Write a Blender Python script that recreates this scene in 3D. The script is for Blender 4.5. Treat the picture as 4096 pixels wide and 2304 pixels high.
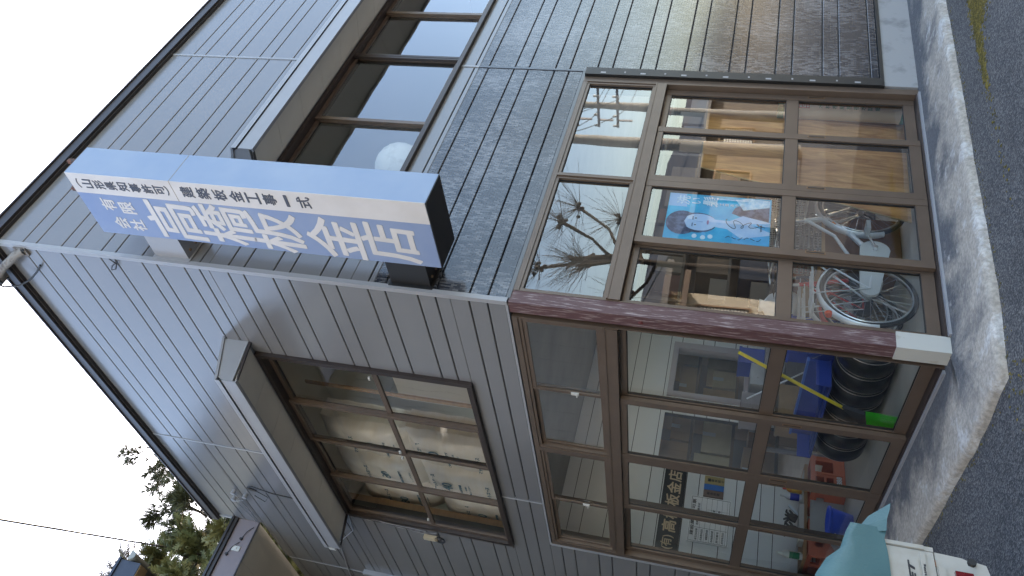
import bpy, bmesh, math, random
from mathutils import Vector, Matrix
random.seed(7)
sc = bpy.context.scene
for o in list(bpy.data.objects):
    bpy.data.objects.remove(o)

# ------------------------------------------------------------------ camera
cam = bpy.data.cameras.new('camera')
camo = bpy.data.objects.new('camera', cam)
sc.collection.objects.link(camo)
RIGHT = Vector((0.7318533, -0.67298005, 0.10718491))
UP = Vector((-0.2481817, -0.11673115, 0.96165466))
FWD = Vector((0.63466258, 0.73039147, 0.25245141))
CAM = Vector((-3.36012642, -4.01302987, 1.32858634))
# the phone was held upright but the picture is stored on its side
M = Matrix((-UP, RIGHT, -FWD)).transposed().to_4x4()
M.translation = CAM
camo.matrix_world = M
cam.sensor_width = 36
cam.lens = 36 * 3201.62 / 4096
cam.clip_start = 0.05
cam.clip_end = 600
sc.camera = camo

# ------------------------------------------------------------------ light
SUN_EL, SUN_ROT = math.radians(27), math.radians(42)     # rotation clockwise from +Y
wd = bpy.data.worlds.new('World')
sc.world = wd
wd.use_nodes = True
nt = wd.node_tree
bg = nt.nodes['Background']
sky = nt.nodes.new('ShaderNodeTexSky')
sky.sky_type = 'NISHITA'
sky.sun_disc = False
sky.sun_elevation = SUN_EL
sky.sun_rotation = SUN_ROT
sky.air_density = 1.0
sky.dust_density = 1.1
sky.ozone_density = 1.0
nt.links.new(sky.outputs[0], bg.inputs[0])
bg.inputs[1].default_value = 0.15
sd = Vector((math.sin(SUN_ROT) * math.cos(SUN_EL), math.cos(SUN_ROT) * math.cos(SUN_EL), math.sin(SUN_EL)))
sun = bpy.data.lights.new('sun', 'SUN')
sun.energy = 3.2
sun.angle = math.radians(0.5)
sun.color = (1.0, 0.94, 0.85)
suno = bpy.data.objects.new('sun', sun)
sc.collection.objects.link(suno)
suno.rotation_euler = sd.to_track_quat('Z', 'Y').to_euler()
vs = sc.view_settings
vs.view_transform = 'Standard'
vs.look = 'None'
vs.gamma = 1
vs.use_curve_mapping = False
vs.exposure = 2.62
vs.use_white_balance = True
vs.white_balance_temperature = 7150
vs.white_balance_tint = 12
sc.cycles.max_bounces = 16
sc.cycles.diffuse_bounces = 8
sc.cycles.glossy_bounces = 6
sc.cycles.transparent_max_bounces = 24

# ------------------------------------------------------------------ helpers
col = sc.collection
PI = math.pi


class MB:
    def __init__(s):
        s.v = []; s.f = []; s.m = []; s.sm = []

    def add(s, vs_, fs, m=0, sm=False):
        b = len(s.v)
        s.v += [tuple(p) for p in vs_]
        for f in fs:
            s.f.append([b + i for i in f]); s.m.append(m); s.sm.append(sm)
        return s

    def box(s, a, b, m=0, T=None):
        x0, y0, z0 = [min(a[i], b[i]) for i in range(3)]
        x1, y1, z1 = [max(a[i], b[i]) for i in range(3)]
        P = [(x0, y0, z0), (x1, y0, z0), (x1, y1, z0), (x0, y1, z0), (x0, y0, z1), (x1, y0, z1), (x1, y1, z1), (x0, y1, z1)]
        if T: P = [T(p) for p in P]
        return s.add(P, [(3, 2, 1, 0), (4, 5, 6, 7), (0, 1, 5, 4), (1, 2, 6, 5), (2, 3, 7, 6), (3, 0, 4, 7)], m)

    def cyl(s, p0, p1, r0, r1=None, n=12, m=0, cap=True, sm=True):
        r1 = r0 if r1 is None else r1
        p0, p1 = Vector(p0), Vector(p1)
        d = (p1 - p0).normalized()
        a = d.orthogonal().normalized(); b = d.cross(a)
        P = []
        for p, r in ((p0, r0), (p1, r1)):
            for i in range(n):
                t = 2 * PI * i / n
                P.append(p + (a * math.cos(t) + b * math.sin(t)) * r)
        s.add(P, [(i, (i + 1) % n, n + (i + 1) % n, n + i) for i in range(n)], m, sm)
        if cap:
            s.add(P[:n], [tuple(range(n))[::-1]], m); s.add(P[n:], [tuple(range(n))], m)
        return s

    def tube(s, pts, r, n=8, m=0, closed=False):
        pts = [Vector(p) for p in pts]
        N = len(pts)
        rr = r if isinstance(r, (list, tuple)) else [r] * N
        P = []
        prev = None
        for i, p in enumerate(pts):
            if closed: d = pts[(i + 1) % N] - pts[i - 1]
            else: d = pts[min(i + 1, N - 1)] - pts[max(i - 1, 0)]
            d.normalize()
            if prev is None: a = d.orthogonal().normalized()
            else:
                a = prev - d * prev.dot(d)
                a = a.normalized() if a.length > 1e-6 else d.orthogonal().normalized()
            prev = a
            b = d.cross(a)
            for k in range(n):
                t = 2 * PI * k / n
                P.append(p + (a * math.cos(t) + b * math.sin(t)) * rr[i])
        F = []
        for i in range(N if closed else N - 1):
            j = (i + 1) % N
            for k in range(n):
                F.append((i * n + k, i * n + (k + 1) % n, j * n + (k + 1) % n, j * n + k))
        s.add(P, F, m, True)
        if not closed:
            s.add(P[:n], [tuple(range(n))[::-1]], m); s.add(P[-n:], [tuple(range(n))], m)
        return s

    def lathe(s, c, prof, n=20, m=0, axis='Z', sm=True):
        """prof: (radius, height) list round an axis through c"""
        P = []
        for r, h in prof:
            for i in range(n):
                t = 2 * PI * i / n
                u, w = r * math.cos(t), r * math.sin(t)
                q = (u, w, h) if axis == 'Z' else ((u, h, w) if axis == 'Y' else (h, u, w))
                P.append((c[0] + q[0], c[1] + q[1], c[2] + q[2]))
        F = []
        for j in range(len(prof) - 1):
            for i in range(n):
                F.append((j * n + i, j * n + (i + 1) % n, (j + 1) * n + (i + 1) % n, (j + 1) * n + i))
        s.add(P, F, m, sm)
        return s

    def prism(s, poly, off, T=None, m=0):
        """poly in 3D, extruded by off"""
        A = [Vector(p) for p in poly]
        B = [p + Vector(off) for p in A]
        P = A + B
        if T: P = [T(p) for p in P]
        n = len(A)
        return s.add(P, [tuple(range(n))[::-1], tuple(range(n, 2 * n))] + [(i, (i + 1) % n, n + (i + 1) % n, n + i) for i in range(n)], m)

    def build(s, name, mats, parent=None, fix=True):
        me = bpy.data.meshes.new(name)
        me.from_pydata(s.v, [], s.f)
        if not isinstance(mats, (list, tuple)): mats = [mats]
        for q in mats: me.materials.append(q)
        me.polygons.foreach_set('material_index', s.m)
        me.polygons.foreach_set('use_smooth', s.sm)
        if fix:
            bm = bmesh.new(); bm.from_mesh(me)
            bmesh.ops.recalc_face_normals(bm, faces=bm.faces)
            bm.to_mesh(me); bm.free()
        me.update()
        return link(name, me, parent)


def link(name, me, parent=None):
    o = bpy.data.objects.new(name, me)
    col.objects.link(o)
    if parent:
        o.parent = parent
        o.matrix_parent_inverse = Matrix.Identity(4)
        # parts are modelled in world space: undo the parents' placement
        w = Matrix.Identity(4); p = parent
        while p is not None:
            w = p.matrix_basis @ w; p = p.parent
        o.matrix_basis = w.inverted() if LOCAL[0] is False else Matrix.Identity(4)
    return o


LOCAL = [False]        # True while parts are modelled in their thing's own space


def tag(o, label=None, cat=None, group=None, kind=None):
    if label: o['label'] = label
    if cat: o['category'] = cat
    if group: o['group'] = group
    if kind: o['kind'] = kind
    return o


def thing(name, label, cat, loc=(0, 0, 0), rz=0, group=None):
    o = bpy.data.objects.new(name, None)
    o.empty_display_size = 0.2
    col.objects.link(o)
    o.location = loc
    o.rotation_euler = (0, 0, rz)
    o.matrix_basis = Matrix.Translation(loc) @ Matrix.Rotation(rz, 4, 'Z')
    return tag(o, label, cat, group)


def dup(root, loc, rz=0, label=None):
    r = root.copy(); col.objects.link(r)
    r.matrix_basis = Matrix.Translation(loc) @ Matrix.Rotation(rz, 4, 'Z')
    if label: r['label'] = label
    for ch in list(root.children):
        c = ch.copy(); col.objects.link(c); c.parent = r
        for g in list(ch.children):
            d = g.copy(); col.objects.link(d); d.parent = c
    return r


# ------------------------------------------------------------------ materials
KS = 1.0
def mat(name, c, rough=0.5, metal=0.0, var=0.0, vscale=4.0, c2=None, mix=(0.45, 0.6), bump=0.0, bscale=60.0, spec=0.5, stretch=None, coat=0.0, detail=4.0, coatr=0.1, dist=0.0):
    m = bpy.data.materials.new(name); m.use_nodes = True
    t = m.node_tree; N = t.nodes; L = t.links
    p = N['Principled BSDF']
    p.inputs['Roughness'].default_value = rough
    p.inputs['Metallic'].default_value = metal
    p.inputs['Specular IOR Level'].default_value = spec
    p.inputs['Coat Weight'].default_value = coat
    p.inputs['Coat Roughness'].default_value = coatr
    c = tuple(x * KS for x in c) + (1,)
    if c2: c2 = tuple(x * KS for x in c2)
    p.inputs['Base Color'].default_value = c
    tc = N.new('ShaderNodeTexCoord')
    mp = N.new('ShaderNodeMapping'); L.new(tc.outputs['Object'], mp.inputs[0])
    if stretch: mp.inputs['Scale'].default_value = stretch
    if c2 or var:
        nz = N.new('ShaderNodeTexNoise'); nz.inputs['Scale'].default_value = vscale; nz.inputs['Detail'].default_value = detail
        nz.inputs['Roughness'].default_value = 0.62; nz.inputs['Distortion'].default_value = dist
        L.new(mp.outputs[0], nz.inputs['Vector'])
        rp = N.new('ShaderNodeValToRGB'); L.new(nz.outputs[0], rp.inputs[0])
        e = rp.color_ramp.elements
        if c2:
            e[0].position, e[1].position = mix
            e[0].color = c; e[1].color = tuple(c2) + (1,)
        else:
            e[0].position, e[1].position = 0.25, 0.75
            e[0].color = tuple(max(0, x * (1 - var)) for x in c[:3]) + (1,)
            e[1].color = tuple(min(1, x * (1 + var)) for x in c[:3]) + (1,)
        L.new(rp.outputs[0], p.inputs['Base Color'])
    if bump:
        nb = N.new('ShaderNodeTexNoise'); nb.inputs['Scale'].default_value = bscale; nb.inputs['Detail'].default_value = 3
        L.new(mp.outputs[0], nb.inputs['Vector'])
        b = N.new('ShaderNodeBump'); b.inputs['Strength'].default_value = bump; b.inputs['Distance'].default_value = 0.01
        L.new(nb.outputs[0], b.inputs['Height']); L.new(b.outputs[0], p.inputs['Normal'])
    return m


def glass(name, tint=(0.93, 0.96, 0.95), k=1.7, wave=0.0, ior=1.5):
    m = bpy.data.materials.new(name); m.use_nodes = True
    t = m.node_tree; N = t.nodes; L = t.links
    N.remove(N['Principled BSDF'])
    out = N['Material Output']
    tr = N.new('ShaderNodeBsdfTransparent'); tr.inputs[0].default_value = tint + (1,)
    gl = N.new('ShaderNodeBsdfAnisotropic') if False else N.new('ShaderNodeBsdfGlossy')
    gl.inputs['Roughness'].default_value = 0.0
    gl.inputs[0].default_value = (0.95, 0.97, 1, 1)
    fr = N.new('ShaderNodeFresnel'); fr.inputs[0].default_value = ior
    mu = N.new('ShaderNodeMath'); mu.operation = 'MULTIPLY'; mu.use_clamp = True; mu.inputs[1].default_value = k
    L.new(fr.outputs[0], mu.inputs[0])
    mx = N.new('ShaderNodeMixShader')
    L.new(mu.outputs[0], mx.inputs[0]); L.new(tr.outputs[0], mx.inputs[1]); L.new(gl.outputs[0], mx.inputs[2])
    L.new(mx.outputs[0], out.inputs[0])
    if wave:
        tc = N.new('ShaderNodeTexCoord'); nz = N.new('ShaderNodeTexNoise'); nz.inputs['Scale'].default_value = 2.2; nz.inputs['Detail'].default_value = 1
        L.new(tc.outputs['Object'], nz.inputs['Vector'])
        b = N.new('ShaderNodeBump'); b.inputs['Strength'].default_value = wave; b.inputs['Distance'].default_value = 0.02
        L.new(nz.outputs[0], b.inputs['Height']); L.new(b.outputs[0], gl.inputs['Normal'])
    return m


def siding(name, c, tile=False, rough=0.22, c2=None):
    """pressed-metal board: fine ribs, or a relief of small upright tesserae"""
    m = bpy.data.materials.new(name); m.use_nodes = True
    t = m.node_tree; N = t.nodes; L = t.links
    p = N['Principled BSDF']
    p.inputs['Roughness'].default_value = rough
    p.inputs['Specular IOR Level'].default_value = 0.75
    tc = N.new('ShaderNodeTexCoord')
    sp = N.new('ShaderNodeSeparateXYZ'); L.new(tc.outputs['Object'], sp.inputs[0])
    ad = N.new('ShaderNodeMath'); ad.operation = 'ADD'; L.new(sp.outputs[0], ad.inputs[0]); L.new(sp.outputs[1], ad.inputs[1])
    cb = N.new('ShaderNodeCombineXYZ')
    if tile:
        L.new(sp.outputs[2], cb.inputs[0]); L.new(ad.outputs[0], cb.inputs[1])
        br = N.new('ShaderNodeTexBrick')
        br.inputs['Scale'].default_value = 1.0
        br.inputs['Brick Width'].default_value = 0.046; br.inputs['Row Height'].default_value = 0.0145
        br.inputs['Mortar Size'].default_value = 0.0009; br.inputs['Bias'].default_value = 0.0
        br.inputs['Color1'].default_value = (0.15, 0.15, 0.15, 1); br.inputs['Color2'].default_value = (1, 1, 1, 1); br.inputs['Mortar'].default_value = (0, 0, 0, 1)
        L.new(cb.outputs[0], br.inputs['Vector'])
        # worn paler where weather has rubbed the paint, dirty in patches
        nz = N.new('ShaderNodeTexNoise'); nz.inputs['Scale'].default_value = 1.6; nz.inputs['Detail'].default_value = 5
        L.new(tc.outputs['Object'], nz.inputs['Vector'])
        mm = N.new('ShaderNodeMath'); mm.operation = 'MULTIPLY_ADD'; mm.inputs[1].default_value = 0.42; L.new(br.outputs['Color'], mm.inputs[0]); L.new(nz.outputs[0], mm.inputs[2])
        rp = N.new('ShaderNodeValToRGB'); L.new(mm.outputs[0], rp.inputs[0])
        e = rp.color_ramp.elements
        e[0].position = 0.66; e[0].color = tuple(c) + (1,)
        e[1].position = 0.98; e[1].color = tuple(c2) + (1,)
        L.new(rp.outputs[0], p.inputs['Base Color'])
        b = N.new('ShaderNodeBump'); b.inputs['Strength'].default_value = 0.9; b.inputs['Distance'].default_value = 0.006
        L.new(br.outputs['Color'], b.inputs['Height']); L.new(b.outputs[0], p.inputs['Normal'])
    else:
        L.new(ad.outputs[0], cb.inputs[0]); L.new(sp.outputs[2], cb.inputs[1])
        mp = N.new('ShaderNodeMapping'); mp.inputs['Scale'].default_value = (150, 9, 1); L.new(cb.outputs[0], mp.inputs[0])
        nb = N.new('ShaderNodeTexNoise'); nb.inputs['Scale'].default_value = 1.0; nb.inputs['Detail'].default_value = 2
        L.new(mp.outputs[0], nb.inputs['Vector'])
        b = N.new('ShaderNodeBump'); b.inputs['Strength'].default_value = 0.22; b.inputs['Distance'].default_value = 0.003
        L.new(nb.outputs[0], b.inputs['Height']); L.new(b.outputs[0], p.inputs['Normal'])
        nz = N.new('ShaderNodeTexNoise'); nz.inputs['Scale'].default_value = 1.1; nz.inputs['Detail'].default_value = 6
        L.new(tc.outputs['Object'], nz.inputs['Vector'])
        rp = N.new('ShaderNodeValToRGB'); L.new(nz.outputs[0], rp.inputs[0])
        e = rp.color_ramp.elements
        e[0].position = 0.3; e[1].position = 0.75
        e[0].color = tuple(x * 0.93 for x in c) + (1,); e[1].color = tuple(x * 1.05 for x in c) + (1,)
        L.new(rp.outputs[0], p.inputs['Base Color'])
    return m


GREY = siding('siding_grey', (0.145, 0.145, 0.149), rough=0.18)
KS = 0.66
DARK = siding('siding_dark', (0.016, 0.019, 0.026), tile=True, rough=0.15, c2=(0.13, 0.132, 0.14))
TRIM = mat('trim_grey', (0.36, 0.37, 0.39), 0.3, var=0.06, vscale=3)
BACK = mat('groove_shade', (0.035, 0.035, 0.04), 0.7)  # backing darker than the boards: groove shade put into the colour
FASC = mat('fascia_brown', (0.035, 0.028, 0.027), 0.45, var=0.2, vscale=6)
BRZ = mat('bronze_frame', (0.165, 0.118, 0.088), 0.38, 0.3, var=0.12, vscale=5)
BRZD = mat('bronze_dark', (0.055, 0.04, 0.035), 0.4, 0.3, var=0.12, vscale=5)
BRZL = mat('bronze_light', (0.30, 0.17, 0.085), 0.4, 0.3, var=0.1, vscale=5)
RUBBER = mat('gasket', (0.012, 0.012, 0.013), 0.6)
GL = glass('window_glass', k=2.6, wave=0.02)
GLW = glass('wavy_glass', k=2.5, wave=0.10)
GLB = glass('side_glass', tint=(.98, .99, .985), k=1.6, wave=0.03)
GLBW = glass('side_wavy_glass', tint=(.98, .99, .985), k=1.5, wave=0.10)
SOFF = mat('soffit_board', (0.95, 0.88, 0.76), 0.6, var=0.07, vscale=2, bump=0.05)
WOODP = mat('worn_post', (0.12, 0.052, 0.055), 0.55, c2=(0.42, 0.34, 0.33), mix=(0.52, 0.67), vscale=15, stretch=(5, 5, 0.45), bump=0.25, bscale=30, detail=8)
WHITEM = mat('white_metal', (0.66, 0.66, 0.62), 0.5, var=0.05, vscale=6)
CONC = mat('concrete', (0.30, 0.30, 0.285), 0.85, var=0.25, vscale=3, bump=0.25, bscale=45, detail=8)
BLACKM = mat('black_metal', (0.008, 0.008, 0.009), 0.5, var=0.2, vscale=8)
KS = 1.0
INWALL = mat('inner_board', (0.78, 0.79, 0.79), 0.5, var=0.05, vscale=1.5)
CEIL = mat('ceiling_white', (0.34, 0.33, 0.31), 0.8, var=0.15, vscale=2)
WOOD = mat('pale_wood', (0.40, 0.23, 0.11), 0.6, var=0.2, vscale=4, stretch=(1, 1, 6), bump=0.1)
STEEL = mat('bare_steel', (0.75, 0.76, 0.78), 0.35, 0.5)
CABLE = mat('cable_black', (0.02, 0.02, 0.022), 0.5)
CABLEG = mat('cable_grey', (0.25, 0.25, 0.26), 0.6)
KS = 0.66
# ------------------------------------------------------------------ ground
def FA(p): return (p[0], -p[1], p[2])          # street face: s along +x, d outwards, z
def FB(p): return (-p[1], p[0], p[2])          # side face: s along +y, d outwards, z
FACE = {'A': FA, 'B': FB}
ZG = -0.085


def asphalt_mat():
    m = bpy.data.materials.new('asphalt'); m.use_nodes = True
    t = m.node_tree; N = t.nodes; L = t.links; p = N['Principled BSDF']
    p.inputs['Roughness'].default_value = 0.8
    tc = N.new('ShaderNodeTexCoord')
    vo = N.new('ShaderNodeTexVoronoi'); vo.inputs['Scale'].default_value = 115
    L.new(tc.outputs['Object'], vo.inputs['Vector'])
    nz = N.new('ShaderNodeTexNoise'); nz.inputs['Scale'].default_value = 1.3; nz.inputs['Detail'].default_value = 8
    L.new(tc.outputs['Object'], nz.inputs['Vector'])
    sv = N.new('ShaderNodeSeparateColor'); L.new(vo.outputs['Color'], sv.inputs[0])
    r1 = N.new('ShaderNodeValToRGB'); L.new(sv.outputs[0], r1.inputs[0])
    e = r1.color_ramp.elements
    e[0].position = 0.35; e[0].color = (0.028, 0.0295, 0.033, 1); e[1].position = 1.0; e[1].color = (0.135, 0.133, 0.13, 1)
    r2 = N.new('ShaderNodeValToRGB'); L.new(nz.outputs[0], r2.inputs[0])
    r2.color_ramp.elements[0].color = (0.45, 0.46, 0.49, 1); r2.color_ramp.elements[1].color = (1.6, 1.56, 1.5, 1)
    mx = N.new('ShaderNodeMix'); mx.data_type = 'RGBA'; mx.blend_type = 'MULTIPLY'; mx.inputs[0].default_value = 1
    L.new(r1.outputs[0], mx.inputs[6]); L.new(r2.outputs[0], mx.inputs[7])
    L.new(mx.outputs[2], p.inputs['Base Color'])
    b = N.new('ShaderNodeBump'); b.inputs['Strength'].default_value = 0.6; b.inputs['Distance'].default_value = 0.005
    L.new(vo.outputs['Distance'], b.inputs['Height']); L.new(b.outputs[0], p.inputs['Normal'])
    return m


g = MB(); g.add([(-150, -150, ZG), (150, -150, ZG), (150, 150, ZG), (-150, 150, ZG)], [(0, 1, 2, 3)])
tag(g.build('asphalt', asphalt_mat()), 'dark grey asphalt yard and street', kind='structure')


def apron_mat():
    m = bpy.data.materials.new('worn_concrete'); m.use_nodes = True
    t = m.node_tree; N = t.nodes; L = t.links; p = N['Principled BSDF']
    p.inputs['Roughness'].default_value = 0.85
    tc = N.new('ShaderNodeTexCoord')
    def noise(s, d, st=None):
        n = N.new('ShaderNodeTexNoise'); n.inputs['Scale'].default_value = s; n.inputs['Detail'].default_value = d; n.inputs['Roughness'].default_value = 0.66
        if st:
            mp = N.new('ShaderNodeMapping'); mp.inputs['Scale'].default_value = st
            L.new(tc.outputs['Object'], mp.inputs[0]); L.new(mp.outputs[0], n.inputs['Vector'])
        else: L.new(tc.outputs['Object'], n.inputs['Vector'])
        return n
    def ramp(src, a, b, ca, cb):
        r = N.new('ShaderNodeValToRGB'); L.new(src.outputs[0], r.inputs[0])
        r.color_ramp.elements[0].position = a; r.color_ramp.elements[1].position = b
        r.color_ramp.elements[0].color = ca + (1,); r.color_ramp.elements[1].color = cb + (1,)
        return r
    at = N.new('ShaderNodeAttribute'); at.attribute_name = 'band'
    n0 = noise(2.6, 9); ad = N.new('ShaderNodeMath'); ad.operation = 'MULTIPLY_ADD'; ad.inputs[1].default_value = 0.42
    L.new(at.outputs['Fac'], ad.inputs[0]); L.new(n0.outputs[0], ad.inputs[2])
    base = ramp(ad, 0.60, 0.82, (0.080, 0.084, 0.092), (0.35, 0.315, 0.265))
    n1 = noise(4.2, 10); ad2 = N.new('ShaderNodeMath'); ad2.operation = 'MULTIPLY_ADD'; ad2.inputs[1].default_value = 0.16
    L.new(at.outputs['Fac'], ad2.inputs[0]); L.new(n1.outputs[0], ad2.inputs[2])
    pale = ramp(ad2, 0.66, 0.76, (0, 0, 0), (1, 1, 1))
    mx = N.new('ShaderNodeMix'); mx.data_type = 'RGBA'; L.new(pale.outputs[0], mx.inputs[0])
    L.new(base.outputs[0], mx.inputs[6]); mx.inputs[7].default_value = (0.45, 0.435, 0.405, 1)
    dirt = ramp(noise(38, 6), 0.38, 0.62, (0.72, 0.72, 0.72), (1.12, 1.12, 1.12))
    m2 = N.new('ShaderNodeMix'); m2.data_type = 'RGBA'; m2.blend_type = 'MULTIPLY'; m2.inputs[0].default_value = 1
    L.new(mx.outputs[2], m2.inputs[6]); L.new(dirt.outputs[0], m2.inputs[7])
    L.new(m2.outputs[2], p.inputs['Base Color'])
    b = N.new('ShaderNodeBump'); b.inputs['Strength'].default_value = 0.5; b.inputs['Distance'].default_value = 0.01
    n = noise(60, 6); L.new(n.outputs[0], b.inputs['Height']); L.new(b.outputs[0], p.inputs['Normal'])
    return m


# L-shaped apron: follows both glass fronts, outer lip uneven
ap = MB()
path = []
def lerp(a, b, t): return a + (b - a) * t
NA = 90
for i in range(NA + 1):      # along the street face, from far right to the corner
    x = lerp(7.5, 0.0, i / NA); path.append(((x, 0.03), (0, -1), 0.63 + 0.025 * min(1, max(0, x - 1.2))))
for i in range(1, 12):
    a = PI / 2 * i / 12
    path.append(((0.0, 0.03), (-math.sin(a), -math.cos(a)), 0.62 / max(math.sin(a), math.cos(a)) * (1 - 0.10 * math.sin(2 * a) ** 4)))
for i in range(NA + 1):
    y = lerp(0.0, 7.0, i / NA); path.append(((0.03, y), (-1, 0), 0.665 + 0.01 * y))
rows = [0, 0.02, 0.08, 0.2, 0.4, 0.6, 0.8, 0.93, 0.985, 1.0, 1.01]
zz = [-0.012, -0.014, -0.018, -0.022, -0.025, -0.028, -0.031, -0.034, -0.042, -0.06, -0.12]
for i, (c, d, w) in enumerate(path):
    j = random.uniform(-1, 1) * 0.004 + 0.006 * math.sin(i * 0.37) * math.sin(i * 0.11)
    for k, r in enumerate(rows):
        ww = (w + (j if k > 6 else 0)) * r
        ap.v.append((c[0] + d[0] * ww, c[1] + d[1] * ww, zz[k] + (random.uniform(-.0006, .0006) if 2 < k < 9 else 0)))
R_ = len(rows)
for i in range(len(path) - 1):
    for k in range(R_ - 1):
        a = i * R_ + k
        ap.f.append([a, a + 1, a + R_ + 1, a + R_]); ap.m.append(0); ap.sm.append(True)
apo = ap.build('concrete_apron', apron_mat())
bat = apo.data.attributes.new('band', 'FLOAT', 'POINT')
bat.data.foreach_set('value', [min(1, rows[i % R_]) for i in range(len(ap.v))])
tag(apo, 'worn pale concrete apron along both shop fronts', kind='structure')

# moss along the lip and in the asphalt
MOSS = mat('moss', (0.10, 0.082, 0.014), 0.95, c2=(0.22, 0.17, 0.03), vscale=30)
ms = MB()
def tuft(x, y, r, z=ZG):
    n = 5; a0 = random.random() * 6
    P = [(x + r * random.uniform(.6, 1.2) * math.cos(a0 + 2 * PI * i / n), y + r * random.uniform(.6, 1.2) * math.sin(a0 + 2 * PI * i / n), z - .001) for i in range(n)]
    P.append((x, y, z + r * random.uniform(.25, .55)))
    ms.add(P, [(i, (i + 1) % n, n) for i in range(n)])
for (c, d, w) in path:
    for q in range(9):
        if random.random() < 0.7:
            t = w * 1.012 + abs(random.gauss(0, 0.018))
            tuft(c[0] + d[0] * t + random.uniform(-.035, .035), c[1] + d[1] * t + random.uniform(-.035, .035), random.uniform(.004, .011))
for cx, cy, sx, sy, n in ((2.12, -1.06, .13, .055, 2200), (1.78, -.985, .16, .022, 800), (1.46, -.955, .10, .016, 200), (2.6, -1.14, .22, .06, 1500), (-.72, -.72, .12, .1, 90), (1.0, -.95, .4, .03, 60)):
    for q in range(n):
        tuft(random.gauss(cx, sx), random.gauss(cy, sy), random.uniform(.006, .017))
tag(ms.build('moss', MOSS), 'yellow-brown moss along the concrete lip', kind='stuff')

# ------------------------------------------------------------------ the shop building
SHOP = thing('shop_building', 'grey two-storey corner workshop with bronze glass fronts and metal siding', 'building')
TOP = 7.10
LEN_A, LEN_B, LEN_W = 7.5, 4.76, 10.0


def shell(face, u0, u1, z0, z1, holes, d0, d1, name, mats, parent=SHOP):
    us = sorted({u0, u1, *[h[0] for h in holes], *[h[1] for h in holes]})
    zs = sorted({z0, z1, *[h[2] for h in holes], *[h[3] for h in holes]})
    us = [q for q in us if u0 <= q <= u1]; zs = [q for q in zs if z0 <= q <= z1]
    mb = MB()
    for i in range(len(us) - 1):
        for k in range(len(zs) - 1):
            cu, cz = (us[i] + us[i + 1]) / 2, (zs[k] + zs[k + 1]) / 2
            if any(h[0] < cu < h[1] and h[2] < cz < h[3] for h in holes): continue
            mb.box((us[i], d0, zs[k]), (us[i + 1], d1, zs[k + 1]), T=FACE[face])
    return mb.build(name, mats, parent)


holesA = [(0.0, 2.775, -0.1, 2.71), (0.94, 4.86, 3.90, 5.06)]
holesB = [(0.0, 3.70, -0.1, 2.71), (1.03, 3.92, 3.14, 5.06)]
shell('A', 0.10, LEN_A, -0.1, TOP, holesA, -0.16, -0.022, 'outer_wall', [BACK])
shell('B', 0.025, LEN_W, -0.1, 6.42, holesB, -0.16, -0.022, 'outer_wall', [BACK])
shell('B', 0.025, LEN_B, 6.42, TOP, [], -0.16, -0.022, 'outer_wall', [BACK])
mb = MB(); mb.box((0.05, 0.05, TOP - 0.02), (LEN_A, LEN_B, TOP + 0.04)); mb.build('roof_deck', FASC, SHOP)
mb = MB()
for y0, y1, z0, z1 in ((.2, .4, -.1, TOP), (.4, 3.7, -.1, .2), (.4, 3.7, 2.7, TOP), (3.7, LEN_W, -.1, TOP)):  # right wall, with an unseen opening added to let sunlight into the shop
    mb.box((LEN_A - .05, y0, z0), (LEN_A + .05, y1, z1))
for x0, x1, z0, z1 in ((.2, .6, -.1, 6.4), (.6, 4.2, -.1, .6), (.6, 4.2, 2.6, 6.4), (4.2, LEN_A - .06, -.1, 6.4)):  # rear wall, with an unseen opening added to light the back room
    mb.box((x0, LEN_W - .05, z0), (x1, LEN_W, z1))

mb.box((0.16, LEN_B - .12, 6.42), (LEN_A, LEN_B, TOP)); mb.build('rear_wall', GREY, SHOP)

# siding boards: wide and narrow courses, 10 mm open groove between them
groove = sorted([2.863 + .381 * k for k in range(-8, 13)] + [2.997 + .381 * k for k in range(-8, 13)])
GAP = 0.0042


def course(face, u0, u1, z0, z1, m, lo=True, hi=True, lip=0.0):
    """one pressed board, chamfered along its long edges"""
    a = z0 + (GAP if lo else 0.0); b = z1 - (GAP if hi else 0.0)
    if b - a < 0.012 or u1 - u0 < 0.012: return
    c = 0.004; F = FACE[face]; d = 0.0 + lip
    P = [(u0, -0.022, a), (u1, -0.022, a), (u1, d - c, a), (u0, d - c, a), (u0, d, a + c), (u1, d, a + c),
         (u1, d, b - c), (u0, d, b - c), (u0, d - c, b), (u1, d - c, b), (u1, -0.022, b), (u0, -0.022, b)]
    mbx = MB(); mbx.add([F(p) for p in P], [(0, 1, 2, 3), (3, 2, 5, 4), (4, 5, 6, 7), (7, 6, 9, 8), (8, 9, 10, 11), (0, 3, 4, 7, 8, 11), (1, 10, 9, 6, 5, 2)])
    mbx.build('siding_board', m, SHOP)


def boards(face, u0, u1, z0, z1, m, holes=(), lip=0.0):
    zs = [z0] + [q for q in groove if z0 + .004 < q < z1 - .004] + [z1]
    for i in range(len(zs) - 1):
        a, b = zs[i], zs[i + 1]
        cuts = sorted({a, b, *[h for H in holes for h in H[2:] if a + .003 < h < b - .003]})
        for k in range(len(cuts) - 1):
            za, zb = cuts[k], cuts[k + 1]
            cz = (za + zb) / 2
            spans = [(u0, u1)]
            for H in holes:
                if H[2] < cz < H[3]:
                    ns = []
                    for s0, s1 in spans:
                        if H[0] > s0: ns.append((s0, min(s1, H[0])))
                        if H[1] < s1: ns.append((max(s0, H[1]), s1))
                    spans = [q for q in ns if q[1] - q[0] > .003]
            for s0, s1 in spans:
                course(face, s0, s1, za, zb, m, lo=(za == a and a != z0), hi=(zb == b and b != z1), lip=lip)


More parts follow.
